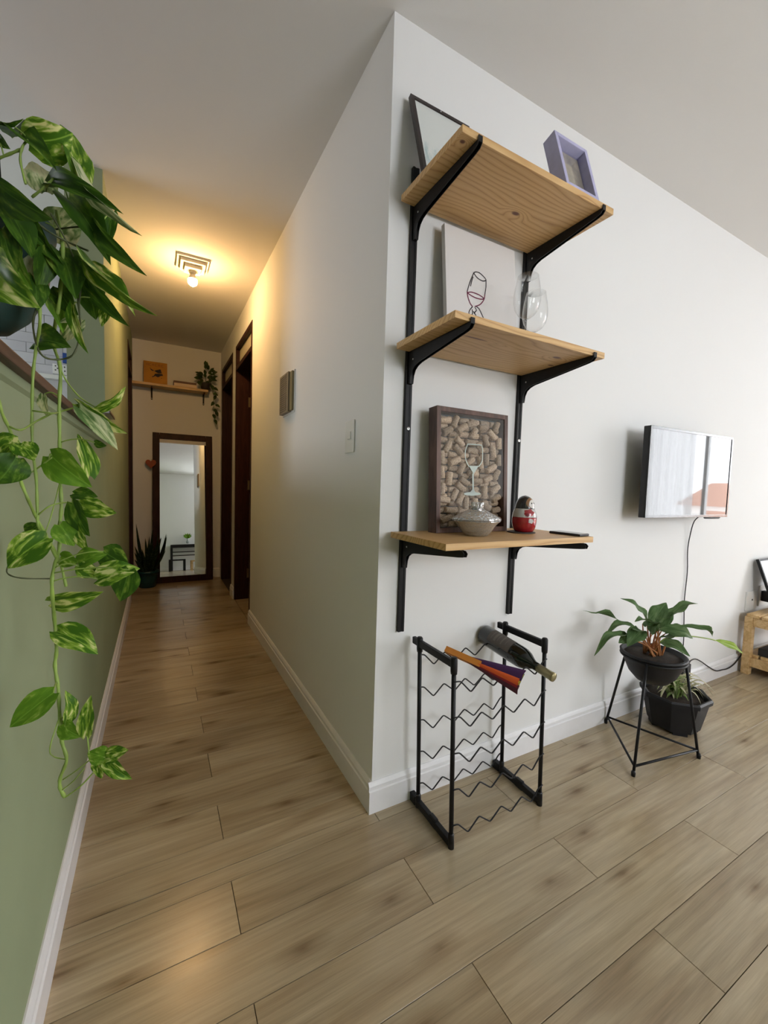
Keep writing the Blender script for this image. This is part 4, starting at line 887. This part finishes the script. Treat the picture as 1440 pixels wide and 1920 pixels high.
# base px, tip px, width px, material, variant, roll, depth shift of base and tip
LV = [(53,264,137,250,72,0,1,25,0,0.02),(22,258,107,321,40,1,1,-45,0.01,-0.02),(150,346,113,233,44,0,0,35,0,0.03),(86,360,60,302,48,2,2,10,0.03,0.05),(-15,335,100,412,62,1,0,40,-0.02,-0.04),(98,352,232,402,34,1,1,-30,0,-0.02),
 (150,308,267,443,26,2,0,62,0,-0.03),(212,398,204,462,24,1,0,20,0.02,0.02),(180,422,276,518,30,1,0,25,0,-0.03),(128,374,208,498,58,1,1,-20,0.02,0.0),(98,440,150,398,62,2,2,-15,0.04,0.04),
 (160,474,296,593,30,0,0,50,0,-0.04),(160,505,254,594,26,0,1,-50,0.01,0),(162,520,243,613,32,1,0,30,0.02,0.01),(165,528,180,600,46,1,2,10,0.03,0.02),(112,472,142,562,62,1,1,-15,0.01,-0.01),(-12,500,76,578,80,0,1,20,-0.03,-0.05),
 (72,462,58,560,38,2,0,50,0.02,0.0),(64,520,70,583,36,1,0,-15,0,-0.01),(138,572,166,664,24,0,0,45,0,0),(152,600,116,642,32,2,1,20,0.02,0.02),(74,640,134,652,50,1,1,-25,0.0,-0.02),(202,578,191,613,20,0,0,30,0.02,0.02),
 (176,764,236,724,22,0,1,40,0,0),(147,757,239,813,34,0,0,35,0,0.01),(150,766,221,844,34,2,0,-25,-0.01,0),(178,830,200,836,14,1,0,20,0,0),(82,740,90,782,26,2,0,55,0.03,0.04),(36,828,-6,852,46,0,1,25,0,0),(38,832,64,864,38,0,2,-20,0,-0.01),(30,858,-8,908,54,1,1,-15,-0.01,-0.02),
 (168,892,145,813,34,0,0,35,0,0.01),(97,855,173,914,52,3,1,15,-0.02,-0.01),(138,926,184,932,26,1,0,-30,0,0),(152,946,219,962,36,0,2,20,0,0),(136,943,169,1006,38,1,0,40,0,0),(112,984,139,1024,40,3,1,-10,-0.01,0),(142,984,167,1034,28,0,0,45,0,0),
 (88,1008,14,1066,54,0,1,20,0,-0.02),(72,984,48,1000,30,1,0,-20,0.02,0.02),(114,1044,149,1056,28,3,0,20,0,0),(147,1057,201,1040,40,3,1,-30,0,0),(194,1034,241,1062,46,1,2,20,0,0.01),(148,1062,187,1080,28,0,0,10,-0.01,0),(184,1086,263,1066,44,0,1,-25,-0.01,0.01),(243,1068,225,1128,44,1,2,15,0,0.01),
 (98,1128,194,1109,36,0,0,25,0,-0.01),(107,1184,184,1227,46,0,1,-20,0,0.01),(100,1299,18,1364,44,3,0,15,0,-0.02),(124,1354,122,1294,28,0,1,40,0,0),(163,1379,171,1303,28,0,0,-30,0,0.01),(117,1358,153,1382,30,3,1,25,0,0),
 (198,1420,164,1411,30,3,2,10,0,0),(184,1422,191,1460,22,0,0,30,0,0),(197,1420,241,1406,28,0,2,-20,0,0),(199,1424,248,1461,24,0,1,20,0,0)]
rg = random.Random(5)
LV += [(40,395,95,470,44,1,1,20,0.0,0.0),(20,400,60,485,46,1,0,-25,0.0,-0.01),(70,420,120,500,40,1,1,30,0.03,0.0),(5,430,30,520,42,1,2,15,-0.01,-0.01),(88,470,70,545,36,1,0,-20,0.0,0.0),(30,470,62,545,40,3,1,35,0.0,0.0),(110,540,150,600,36,1,1,15,0.02,0.02),(95,560,118,625,34,3,0,-30,0.02,0.0),(0,230,44,222,12,1,0,60,0,0),(-10,250,20,280,22,1,0,30,0,0)]
for (bx, by, tx, ty, w, mi, vr, roll, db, dt) in LV:
    d = dep((bx+tx)/2, by); B = at(bx, by, d + db); T = at(tx, ty, d + dt)
    put_leaf(t, POTH[mi][vr], B, T, w*d/FPX*1.12, roll=roll)
    q = min(VP, key=lambda p: (p[0] - B).length)[0]
    if 0.008 < (q - B).length < 0.12: MB().tube(bez(q, (q+B)/2 + V(0, 0, 0.012), B, 6), 0.0011, 5).build('petiole', M_stem, t)

# ------------------------------------------------------------------ plant in the black bowl on its wire stand
pc = V(1.245, -0.235, 0)
t = thing('plant_stand', pc, 'black three-legged wire plant stand by the right wall', 'plant stand')
feet = [V(1.283, -0.020, 0), V(1.022, -0.309, 0), V(1.395, -0.370, 0)]
tops = [pc + (f - pc).normalized()*0.1245 + V(0, 0, 0.428) for f in feet]
for f, g in zip(feet, tops):
    l = MB().tube([f + V(0, 0, 0.0), f + V(0, 0, 0.0) + (g - f)*1.0], 0.0058, 8); l.lathe([(0.0075, 0), (0.0085, 0.014), (0.006, 0.022)], 10, c=f); l.build('leg', M_black, t)
for i in range(3):
    a = feet[i] + (tops[i] - feet[i])*0.085; b = feet[(i+1) % 3] + (tops[(i+1) % 3] - feet[(i+1) % 3])*0.085
    MB().tube([a, b], 0.0048, 8).build('stretcher', M_black, t)
rgp = [pc + V(0.1226*math.cos(2*PI*k/32), 0.1226*math.sin(2*PI*k/32), 0.424) for k in range(32)]
MB().tube(rgp, 0.005, 8, closed=True).build('top_ring', M_black, t)
t = thing('bowl_plant', pc + V(0, 0, 0.318), 'broad-leaved plant with orange stalks in a black bowl on the stand', 'plant')
bc = pc + V(0, 0, 0.318)
M_pot = plain('charcoal_pot_plastic', (0.013, 0.013, 0.015), 0.5, noise=0.1, nscale=30, spec=0.3)
MB().lathe([(0.050, 0), (0.062, 0.004), (0.090, 0.035), (0.110, 0.080), (0.118, 0.112), (0.126, 0.114), (0.128, 0.122), (0.122, 0.127), (0.116, 0.124), (0.112, 0.105)], 40, c=bc).build('bowl', M_pot, t, label='charcoal round bowl pot')
MB().lathe([(0.113, 0.100), (0.112, 0.108), (0.06, 0.115), (0, 0.118)], 30, c=bc).build('soil', M_soil, t)
BL = leafmat('broad_dark_leaf', (0.075, 0.140, 0.050), (0.115, 0.195, 0.075), (0.18, 0.26, 0.12), (0.40, 0.55, 0.7), rough=0.4)
BLy = leafmat('yellow_green_leaf', (0.16, 0.27, 0.015), (0.24, 0.36, 0.02), (0.30, 0.42, 0.04), (0.40, 0.55, 0.7))
BM = [leaf_mesh('broad_leaf', P_lance, BL, fold=f, droop=d, wave=w, seed=70+j, nt_=12, asp=0.45) for j, (f, d, w) in enumerate(((0.5, 0.30, 0.5), (0.35, 0.12, 0.6), (0.7, 0.45, 0.4)))]
BMy = leaf_mesh('broad_leaf', P_lance, BLy, fold=0.3, droop=0.1, wave=0.2, seed=80, asp=0.4)
M_or = plain('orange_stalk', (0.40, 0.16, 0.055), 0.5, noise=0.2, nscale=40)
cs = bc + V(0, 0, 0.115)
BLV = [(1186,1176,1093,1145,15,1,55,0.05),(1213,1168,1163,1122,24,0,35,0.02),(1221,1172,1249,1130,38,1,10,0.04),(1243,1178,1309,1132,30,0,-35,0.04),(1236,1181,1299,1197,30,2,40,-0.03),(1262,1176,1336,1194,12,2,50,0.02),(1238,1196,1297,1194,20,1,-40,0),(1238,1206,1294,1231,26,2,20,-0.10),
  (1197,1183,1134,1192,24,2,30,-0.02),(1203,1182,1176,1212,38,0,-20,-0.06),(1188,1200,1114,1230,24,2,25,-0.06),(1232,1184,1190,1166,30,0,45,-0.06),(1225,1176,1246,1160,18,1,30,-0.05),(1205,1170,1228,1168,22,1,20,-0.04),(1195,1192,1160,1206,30,1,-10,-0.05),(1232,1178,1262,1148,30,1,20,0.02),(1248,1188,1285,1176,26,0,-20,0.0),(1210,1192,1186,1180,26,1,20,-0.05),(1222,1190,1236,1166,26,0,15,-0.04)]
for i, (bx, by, tx, ty, w, vr, roll, dd_) in enumerate(BLV):
    d = 1.765 + dd_*0.5; B = at(bx, by, d); T = at(tx, ty, d + dd_)
    put_leaf(t, BM[vr], B, T, w*1.765/FPX*0.80, nrm=(CAM - B).normalized()*0.6 + V(0, 0, 0.8), roll=roll*0.5)
    s = cs + V(rg.uniform(-0.03, 0.03), rg.uniform(-0.03, 0.03), 0)
    MB().tube(bez(s, (s + B)/2 + V(0, 0, 0.015), B, 7), [0.0042 - 0.0003*k for k in range(8)], 6).build('stalk', M_or, t)
B = at(1342, 1201, 1.84); T = at(1393, 1225, 1.88); put_leaf(t, BMy, B, T, 0.038, nrm=(CAM - B).normalized() + V(0, 0, 0.6), roll=0)
MB().tube(smooth([cs, at(1245,1198,1.76), at(1290,1193,1.80), at(1325,1197,1.83), B], 5), 0.0026, 6).build('stalk', M_stem, t)

# spider plant in the low charcoal planter
sp = V(1.570, -0.178, 0); t = thing('spider_plant', sp, 'cream striped spider plant in a low faceted charcoal planter', 'plant')
pot = MB(); n = 8
prof = [(0.100, 0.014), (0.108, 0.016), (0.124, 0.09), (0.136, 0.150), (0.147, 0.152), (0.149, 0.168), (0.143, 0.176), (0.132, 0.172), (0.128, 0.14)]
vv = []; ff = []
for (r, z) in prof:
    for k in range(n): a = 2*PI*(k+0.5)/n; vv.append((sp.x + r*1.03*math.cos(a), sp.y + r*math.sin(a), z))
for i in range(len(prof)-1):
    for k in range(n): ff.append((i*n+k, i*n+(k+1)%n, (i+1)*n+(k+1)%n, (i+1)*n+k))
ff.append(tuple(range(n-1, -1, -1))); pot.add(vv, ff, False)
for k in range(4):
    a = 2*PI*(k+0.5)/4; M_ = Matrix.Translation((sp.x + 0.078*math.cos(a), sp.y + 0.078*math.sin(a), 0)) @ Matrix.Rotation(a, 4, 'Z'); pot.box((-0.02, -0.03, 0), (0.018, 0.03, 0.02), M_)
pot.build('planter', M_pot, t, label='charcoal faceted planter')
MB().lathe([(0.127, 0.140), (0.126, 0.152), (0, 0.158)], 8, Matrix.Translation(sp) @ Matrix.Rotation(PI/8, 4, 'Z')).build('soil', M_soil, t)
SPM = [leafmat('spider_green', (0.10, 0.20, 0.03), (0.22, 0.32, 0.08), (0.60, 0.62, 0.40), (0.40, 0.52, 0.62), scale=(0.6, 7, 1)), leafmat('spider_cream', (0.30, 0.34, 0.14), (0.62, 0.58, 0.38), (0.75, 0.70, 0.52), (0.36, 0.48, 0.62), scale=(0.6, 7, 1))]
SPmesh = [leaf_mesh('strap_leaf', P_strap, SPM[j % 2], fold=0.5, droop=dr, nt_=10, ns=3, seed=j, asp=0.15) for j, dr in enumerate((0.55, 0.7, 0.85, 0.95))]
rg = random.Random(21)
for k in range(84):
    a = rg.uniform(0, 2*PI); el = math.radians(rg.uniform(25, 80)); L = rg.uniform(0.10, 0.20)*(1.15 if math.cos(a) > 0 and math.sin(a) < 0.2 else 0.85)
    if math.sin(a) > 0.3: L *= 0.7
    B = sp + V(rg.uniform(-0.03, 0.05) , rg.uniform(-0.03, 0.03), 0.155); D = V(math.cos(a)*math.cos(el), math.sin(a)*math.cos(el), math.sin(el))
    j = rg.choice((0, 2, 1, 3, 0)) if math.cos(a) < 0.3 else rg.choice((1, 3, 3, 1, 2))
    put_leaf(t, SPmesh[j], B, B + D*L*0.85 - V(0, 0, L*rg.uniform(0.15, 0.75)*math.cos(el)), rg.uniform(0.011, 0.017), nrm=(-math.cos(a)*math.sin(el), -math.sin(a)*math.sin(el), math.cos(el)))

for k in range(16):
    a = rg.uniform(0, 2*PI); B = sp + V(rg.uniform(-0.045, -0.005), rg.uniform(-0.03, 0.02), 0.155); put_leaf(t, SPmesh[rg.choice((0, 2))], B, B + V(0.05*math.cos(a), 0.05*math.sin(a), rg.uniform(0.06, 0.115)), 0.017, nrm=(-math.cos(a), -math.sin(a), 0.6))
# snake plant at the hall end
sc_ = V(-0.742, 3.745, 0); t = thing('snake_plant', sc_, 'dark snake plant in a deep teal pot beside the mirror', 'plant')
MB().lathe([(0.070, 0), (0.078, 0.004), (0.092, 0.10), (0.100, 0.150), (0.108, 0.152), (0.108, 0.175), (0.098, 0.176), (0.094, 0.15)], 32, c=sc_).build('pot', plain('deep_teal_pot', (0.006, 0.055, 0.055), 0.4), t, label='deep teal pot')
MB().lathe([(0.095, 0.14), (0.094, 0.152), (0, 0.155)], 24, c=sc_).build('soil', M_soil, t)
SN = leafmat('snake_leaf', (0.012, 0.026, 0.010), (0.022, 0.042, 0.016), (0.05, 0.07, 0.03), (0.42, 0.55, 0.7), scale=(14, 1.5, 1)); SNm = [leaf_mesh('sword_leaf', P_strap, SN, fold=0.9, droop=d, nt_=8, ns=5, seed=j, asp=0.1) for j, d in enumerate((0.03, 0.08, 0.14))]
for k, (dx, dy, dz) in enumerate(((-0.10, 0.02, 0.52), (0.10, 0.06, 0.42), (0.18, -0.05, 0.40), (0.05, -0.02, 0.46), (-0.02, 0.08, 0.36), (0.13, 0.02, 0.36), (0.17, 0.08, 0.22), (-0.15, -0.02, 0.22), (-0.13, 0.05, 0.28), (-0.16, -0.05, 0.15), (0.06, -0.08, 0.30), (0.02, 0.04, 0.38), (-0.05, -0.06, 0.26), (0.09, 0.10, 0.30))):
    if sc_.x + dx < XL + 0.02: dx = XL + 0.02 - sc_.x
    B = sc_ + V(dx*0.25, dy*0.25, 0.15); put_leaf(t, SNm[k % 3], B, sc_ + V(dx, dy*0.6, 0.15 + dz), 0.030, nrm=(dx*0.3 + 0.15, -1, 0.2), roll=rg.uniform(-30, 30))

# trailing plant on the hall shelf
hc = V(-0.172, YE - 0.085, 2.132); t = thing('hall_pothos', hc, 'small dark trailing plant at the end of the hall shelf', 'plant')
MB().lathe([(0.035, 0), (0.042, 0.004), (0.052, 0.07), (0.055, 0.085), (0.048, 0.085), (0.046, 0.07)], 24, c=hc).build('pot', plain('dark_pot', (0.03, 0.022, 0.018), 0.6), t)
HL = leafmat('hall_leaf', (0.030, 0.055, 0.012), (0.05, 0.085, 0.02), (0.11, 0.15, 0.04), (0.42, 0.56, 0.72)); HLm = [leaf_mesh('hall_leaf', P_heart, HL, fold=f, droop=0.15, heart=0.1, seed=j, nt_=6, ns=5) for j, f in enumerate((0.3, 0.6))]
hv = [[(0, 0, 0.085), (0.04, -0.03, 0.10), (0.075, -0.05, 0.02), (0.08, -0.05, -0.10), (0.085, -0.04, -0.20), (0.080, -0.03, -0.27), (0.11, 0.0, -0.33)], [(0, 0, 0.085), (0.05, -0.02, 0.08), (0.10, -0.03, 0.0), (0.105, -0.02, -0.12), (0.11, -0.02, -0.22)], [(0, 0, 0.085), (-0.05, -0.03, 0.12), (-0.09, -0.05, 0.06)]]
for v in hv:
    P3 = smooth([hc + V(*p) for p in v], 5); MB().tube(P3, 0.0020, 5).build('vine', M_stemd, t)
    for p in P3[4::4]:
        a = rg.uniform(-2.6, 0.4); put_leaf(t, HLm[rg.randrange(2)], p, p + V(math.cos(a)*0.05, -0.015, math.sin(a)*0.05 - 0.01), 0.036, nrm=V(rg.uniform(-.4,.4), -1, 0.3))
for k in range(30):
    a = rg.uniform(0.1, 3.0); r = rg.uniform(0.03, 0.11); p = hc + V(r*math.cos(a)*0.8 + 0.005, rg.uniform(-0.05, 0.02), 0.10 + r*math.sin(a)*1.7)
    b = a + rg.uniform(-0.9, 0.9); put_leaf(t, HLm[rg.randrange(2)], p, p + V(math.cos(b)*0.05, -0.012, math.sin(b)*0.045), 0.034, nrm=V(rg.uniform(-.5,.5), -1, rg.uniform(0, .8)))
MB().tube([hc + V(0, 0, 0.07), hc + V(0.005, 0, 0.20)], 0.003, 5).build('stem', M_stemd, t)

# ------------------------------------------------------------------ kitchen glimpsed over the half wall
kt = thing('tile_backsplash', (-1.6, YK, 1.83), 'glossy white brick-tile splashback seen over the half wall', 'splashback')
def tilemat():
    mt, nt, b = newmat('glazed_tile'); L = nt.links; b.inputs['Roughness'].default_value = 0.08
    oi = nd(nt, 'ShaderNodeObjectInfo'); r = ramp(nt, [(0, (0.52, 0.52, 0.56)), (1, (0.66, 0.66, 0.70))]); L.new(oi.outputs['Random'], r.inputs[0]); L.new(r.outputs[0], b.inputs['Base Color'])
    tc = nd(nt, 'ShaderNodeTexCoord'); nz = nd(nt, 'ShaderNodeTexNoise', Scale=14.0, Detail=2.0); L.new(tc.outputs['Object'], nz.inputs['Vector']); bp = nd(nt, 'ShaderNodeBump', Strength=0.5, Distance=0.01); L.new(nz.outputs['Fac'], bp.inputs['Height']); L.new(bp.outputs[0], b.inputs['Normal']); return mt
M_tile = tilemat(); tm = MB().box((-0.0985, -0.006, 0), (0.0985, 0.0, 0.0645), bev=0.0022)
tme = bpy.data.meshes.new('tile'); tme.from_pydata([tuple(v) for v in tm.v], [], tm.f); tme.materials.append(M_tile); tme.update()
th_ = MB().box((-0.0475, -0.006, 0), (0.0475, 0.0, 0.0645), bev=0.0022); hme = bpy.data.meshes.new('tile'); hme.from_pydata([tuple(v) for v in th_.v], [], th_.f); hme.materials.append(M_tile); hme.update()
for r in range(8):
    for c in range(5):
        o = bpy.data.objects.new('tile', tme); COL.objects.link(o); o.parent = kt; o.location = V(-1.13 - c*0.2 - (0.1 if r % 2 else 0), YK + 0.006, 1.835 + r*0.067) - kt.location
MB().box((-2.2, YK + 0.0035, 1.832), (-1.03, YK + 0.0058, 2.37)).build('grout', plain('grey_grout', (0.34, 0.34, 0.37), 0.9), kt)
t = thing('kitchen_ledge', (-1.6, YK, 1.80), 'white ledge under the kitchen splashback tiles', 'ledge')
MB().box((-2.2, YK - 0.05, 1.800), (-1.03, YK + 0.006, 1.829), bev=0.003).build('slab', M_white, t)
t = thing('double_socket', (-1.25, YK, 1.85), 'white kitchen socket plate with dark holes on the tiles', 'socket')
a = aty(99, 682, YK); b = aty(128, 703, YK)
MB().box((a.x, YK - 0.012, b.z - 0.005), (b.x + 0.02, YK - 0.001, a.z), bev=0.002).build('plate', M_white, t)
for (u, v) in ((104, 686), (108, 690.5), (104, 693.5), (108.5, 683.5), (121, 688.5), (121.5, 696)):
    p = aty(u, v, YK - 0.012); MB().lathe([(0.0045, 0), (0.0045, 0.001), (0, 0.001)], 10, Matrix.Translation((p.x, YK - 0.012, p.z)) @ Matrix.Rotation(PI/2, 4, 'X')).build('hole', M_blackm, t)
t = thing('blue_box', (-1.2, YK - 0.03, 1.95), 'small blue packet hanging above the kitchen socket', 'packet')
a = aty(117, 661, YK - 0.03); b = aty(127, 681, YK - 0.03); MB().box((a.x, YK - 0.03, b.z), (b.x + 0.02, YK - 0.006, a.z), bev=0.002).build('carton', plain('blue_card', (0.02, 0.07, 0.30), 0.5), t)

# ------------------------------------------------------------------ slatted bench at the right edge
t = thing('slatted_bench', (2.98, -0.26, 0), 'low pale wooden slatted bench at the right edge', 'bench')
bx0, bx1, by0, by1, bz = 2.655, 3.35, -0.50, -0.035, 0.388
for x in (bx0, bx1 - 0.042):
    for y in (by1 - 0.042, by0):
        MB().box((x, y, 0), (x + 0.042, y + 0.042, bz - 0.018), bev=0.002).build('leg', M_pine2, t)
for z in (bz - 0.075, 0.055):
    for x in (bx0 + 0.006, bx1 - 0.030): MB().box((x, by0 + 0.042, z), (x + 0.024, by1 - 0.042, z + 0.055), bev=0.002).build('side_rail', M_pine2, t)
    for y in (by0 + 0.006, by1 - 0.030): MB().box((bx0 + 0.042, y, z), (bx1 - 0.042, y + 0.024, z + 0.055), bev=0.002).build('long_rail', M_pine2, t)
for z in (bz - 0.018, 0.110):
    ins = 0.0 if z > 0.2 else 0.03
    for k in range(6): y = by0 + 0.004 + k*0.0775; MB().box((bx0 + ins, y, z), (bx1 - ins, y + 0.066, z + 0.018), bev=0.002).build('slat', M_pine2, t)
t = thing('picture_frame', (2.80, -0.07, 0.389), 'black picture frame leaning on the wall on the bench', 'picture frame')
M6 = lean(2.795, 0.394, -0.15, -0.030, 0.36); mb = MB(); rails(mb, 0.26, 0.355, 0.014, 0.016, M6); mb.build('frame', M_black, t); MB().box((0.014, 0.004, 0.014), (0.246, 0.012, 0.341), M6).build('print', plain('white_print', (0.7, 0.72, 0.76), 0.4), t)
t = thing('router', (2.85, -0.26, 0.128), 'black box device on the lower shelf of the bench', 'router')
MB().box((2.70, -0.36, 0.1285), (2.95, -0.10, 0.175), bev=0.004).build('case', M_blackm, t); MB().box((2.698, -0.30, 0.145), (2.70, -0.16, 0.150)).build('vent_line', M_steel, t)
t = thing('wall_plug', (2.93, -0.02, 0.44), 'black plug in a white socket behind the bench frame', 'plug')
MB().box((2.925, -0.008, 0.395), (3.02, 0, 0.535), bev=0.002).build('plate', M_white, t); MB().box((2.945, -0.05, 0.43), (2.985, -0.008, 0.50), bev=0.004).build('plug_body', M_blackm, t)

# ------------------------------------------------------------------ curtain, furniture behind the camera, street outside
def curtain(y0, y1, name, label, bunch=0):
    t = thing(name, (XR - 0.10, (y0+y1)/2, 0.03), label, 'curtain', 'sheer curtains at the balcony window')
    mb = MB(); ny, nz = 90, 10; vv = []; ff = []
    for j in range(nz+1):
        z = 0.03 + (2.514 - 0.03)*j/nz
        for i in range(ny+1):
            f = i/ny; y = y0 + (y1-y0)*f
            x = XR - 0.10 + 0.028*math.sin(f*38) * (0.7 + 0.3*math.sin(f*9)) + 0.01*math.sin(f*90)
            y += bunch*(1 - j/nz)**1.5*(1-f)
            vv.append((x, y, z))
    for j in range(nz):
        for i in range(ny): k = j*(ny+1)+i; ff.append((k, k+1, k+ny+2, k+ny+1))
    mb.add(vv, ff, True); mb.build('cloth', M_sheer, t, fixn=False); return t
mt, nt, b_ = newmat('sheer_cloth'); nt.nodes.remove(b_); tl_ = nd(nt, 'ShaderNodeBsdfTranslucent'); tl_.inputs[0].default_value = (0.92, 0.91, 0.90, 1); tp = nd(nt, 'ShaderNodeBsdfTransparent'); df = nd(nt, 'ShaderNodeBsdfDiffuse'); df.inputs[0].default_value = (0.85, 0.85, 0.85, 1)
m1 = nd(nt, 'ShaderNodeMixShader'); m1.inputs[0].default_value = 0.35; nt.links.new(tl_.outputs[0], m1.inputs[1]); nt.links.new(df.outputs[0], m1.inputs[2])
m2 = nd(nt, 'ShaderNodeMixShader'); m2.inputs[0].default_value = 0.25; nt.links.new(m1.outputs[0], m2.inputs[1]); nt.links.new(tp.outputs[0], m2.inputs[2]); nt.links.new(m2.outputs[0], nt.nodes['Material Output'].inputs[0]); M_sheer = mt
curtain(-3.43, -2.48, 'sheer_curtain', 'wide white sheer curtain at the balcony window')
curtain(-1.58, -1.22, 'sheer_curtain', 'bunched white sheer curtain by the television wall')
t = thing('curtain_rod', (XR - 0.10, -1.6, 2.48), 'white curtain rod above the balcony window', 'rod'); MB().tube([(XR - 0.10, -3.42, 2.53), (XR - 0.10, -1.10, 2.53)], 0.012, 10).build('rod', M_white, t)
for y in (-3.35, -1.16): MB().box((XR - 0.11, y - 0.01, 2.515), (XR, y + 0.01, 2.545)).build('bracket', M_white, t)
TB = 0.668
t = thing('console_table', (0.25, YB + 0.25, 0), 'black slatted console table reflected in the mirror', 'table')
MB().box((-0.345, YB + 0.03, TB - 0.075), (0.95, YB + 0.48, TB), bev=0.002).build('top', M_black, t)
for x in (-0.345, 0.905):
    for y in (YB + 0.03, YB + 0.435): MB().box((x, y, 0), (x + 0.045, y + 0.045, TB - 0.075)).build('leg', M_black, t)
for z in (0.475, 0.385): MB().box((-0.30, YB + 0.44, z - 0.012), (0.905, YB + 0.465, z + 0.012)).build('rail', M_black, t)
def stool(x0, y0, w, d, h, mat, label, g):
    t = thing('stool', (x0 + w/2, y0 + d/2, 0), label, 'stool', g); MB().box((x0, y0, h - 0.035), (x0 + w, y0 + d, h), bev=0.002).build('seat', mat, t)
    for x in (x0, x0 + w - 0.04):
        for y in (y0, y0 + d - 0.04): MB().box((x, y, 0), (x + 0.04, y + 0.04, h - 0.035)).build('leg', mat, t)
stool(-0.405, -2.55, 0.36, 0.36, 0.285, M_black, 'low black stool in front of the console table', 'stools seen in the mirror')
stool(0.075, -2.5, 0.36, 0.36, 0.245, M_pine2, 'low pale wooden stool in front of the console table', 'stools seen in the mirror')
vc = V(0.066, YB + 0.09, 0.70); t = thing('bulb_vase', vc, 'small glass wall vase with a green cutting', 'vase')
MB().lathe([(0.0, -0.0), (0.028, 0.012), (0.034, 0.04), (0.020, 0.075), (0.013, 0.13), (0.016, 0.15)], 20, c=vc).build('vase', thinglass('vase_glass', (0.6, 0.66, 0.62), 1.0, diff=0.2), t)
MB().tube([vc + V(0, -0.0, 0.04), vc + V(0, -0.09, 0.06)], 0.006, 6).build('wall_hook', M_black, t)
for k in range(7):
    a = -0.3 + k*0.62; B = vc + V(0, 0, 0.16); put_leaf(t, POTH[3][k % 3], B, B + V(math.cos(a)*0.11, 0.05, math.sin(a)*0.07 + 0.05), 0.075, nrm=(0, 1, 0.4))
for (hx, hy, w, d, z, lab) in ((14, -5.6, 5, 4.0, -0.7, 'pale house with a terracotta roof across the street'), (24, -10.5, 6, 5, 0.6, 'taller pale apartment house across the street')):
    t = thing('house', (hx, hy, -9), lab, 'building', 'houses outside the balcony window')
    MB().box((hx, hy - d/2, -9), (hx + w, hy + d/2, z)).build('wall', plain('house_wall_%d' % hx, (0.75, 0.72, 0.68), 0.8), t)
    MB().prism([(hx - 0.3, z), (hx + w + 0.3, z), (hx + w/2, z + 1.3)], hy - d/2 - 0.3, hy + d/2 + 0.3, 'y').build('roof', plain('terracotta_%d' % hx, (0.46, 0.27, 0.20), 0.8), t)
    for k in range(3): y = hy - d/2 + 0.5 + k*1.2; MB().box((hx - 0.03, y, z - 1.6), (hx, y + 0.7, z - 0.5)).build('window', plain('house_glass_%d_%d' % (hx, k), (0.15, 0.18, 0.2), 0.2), t)
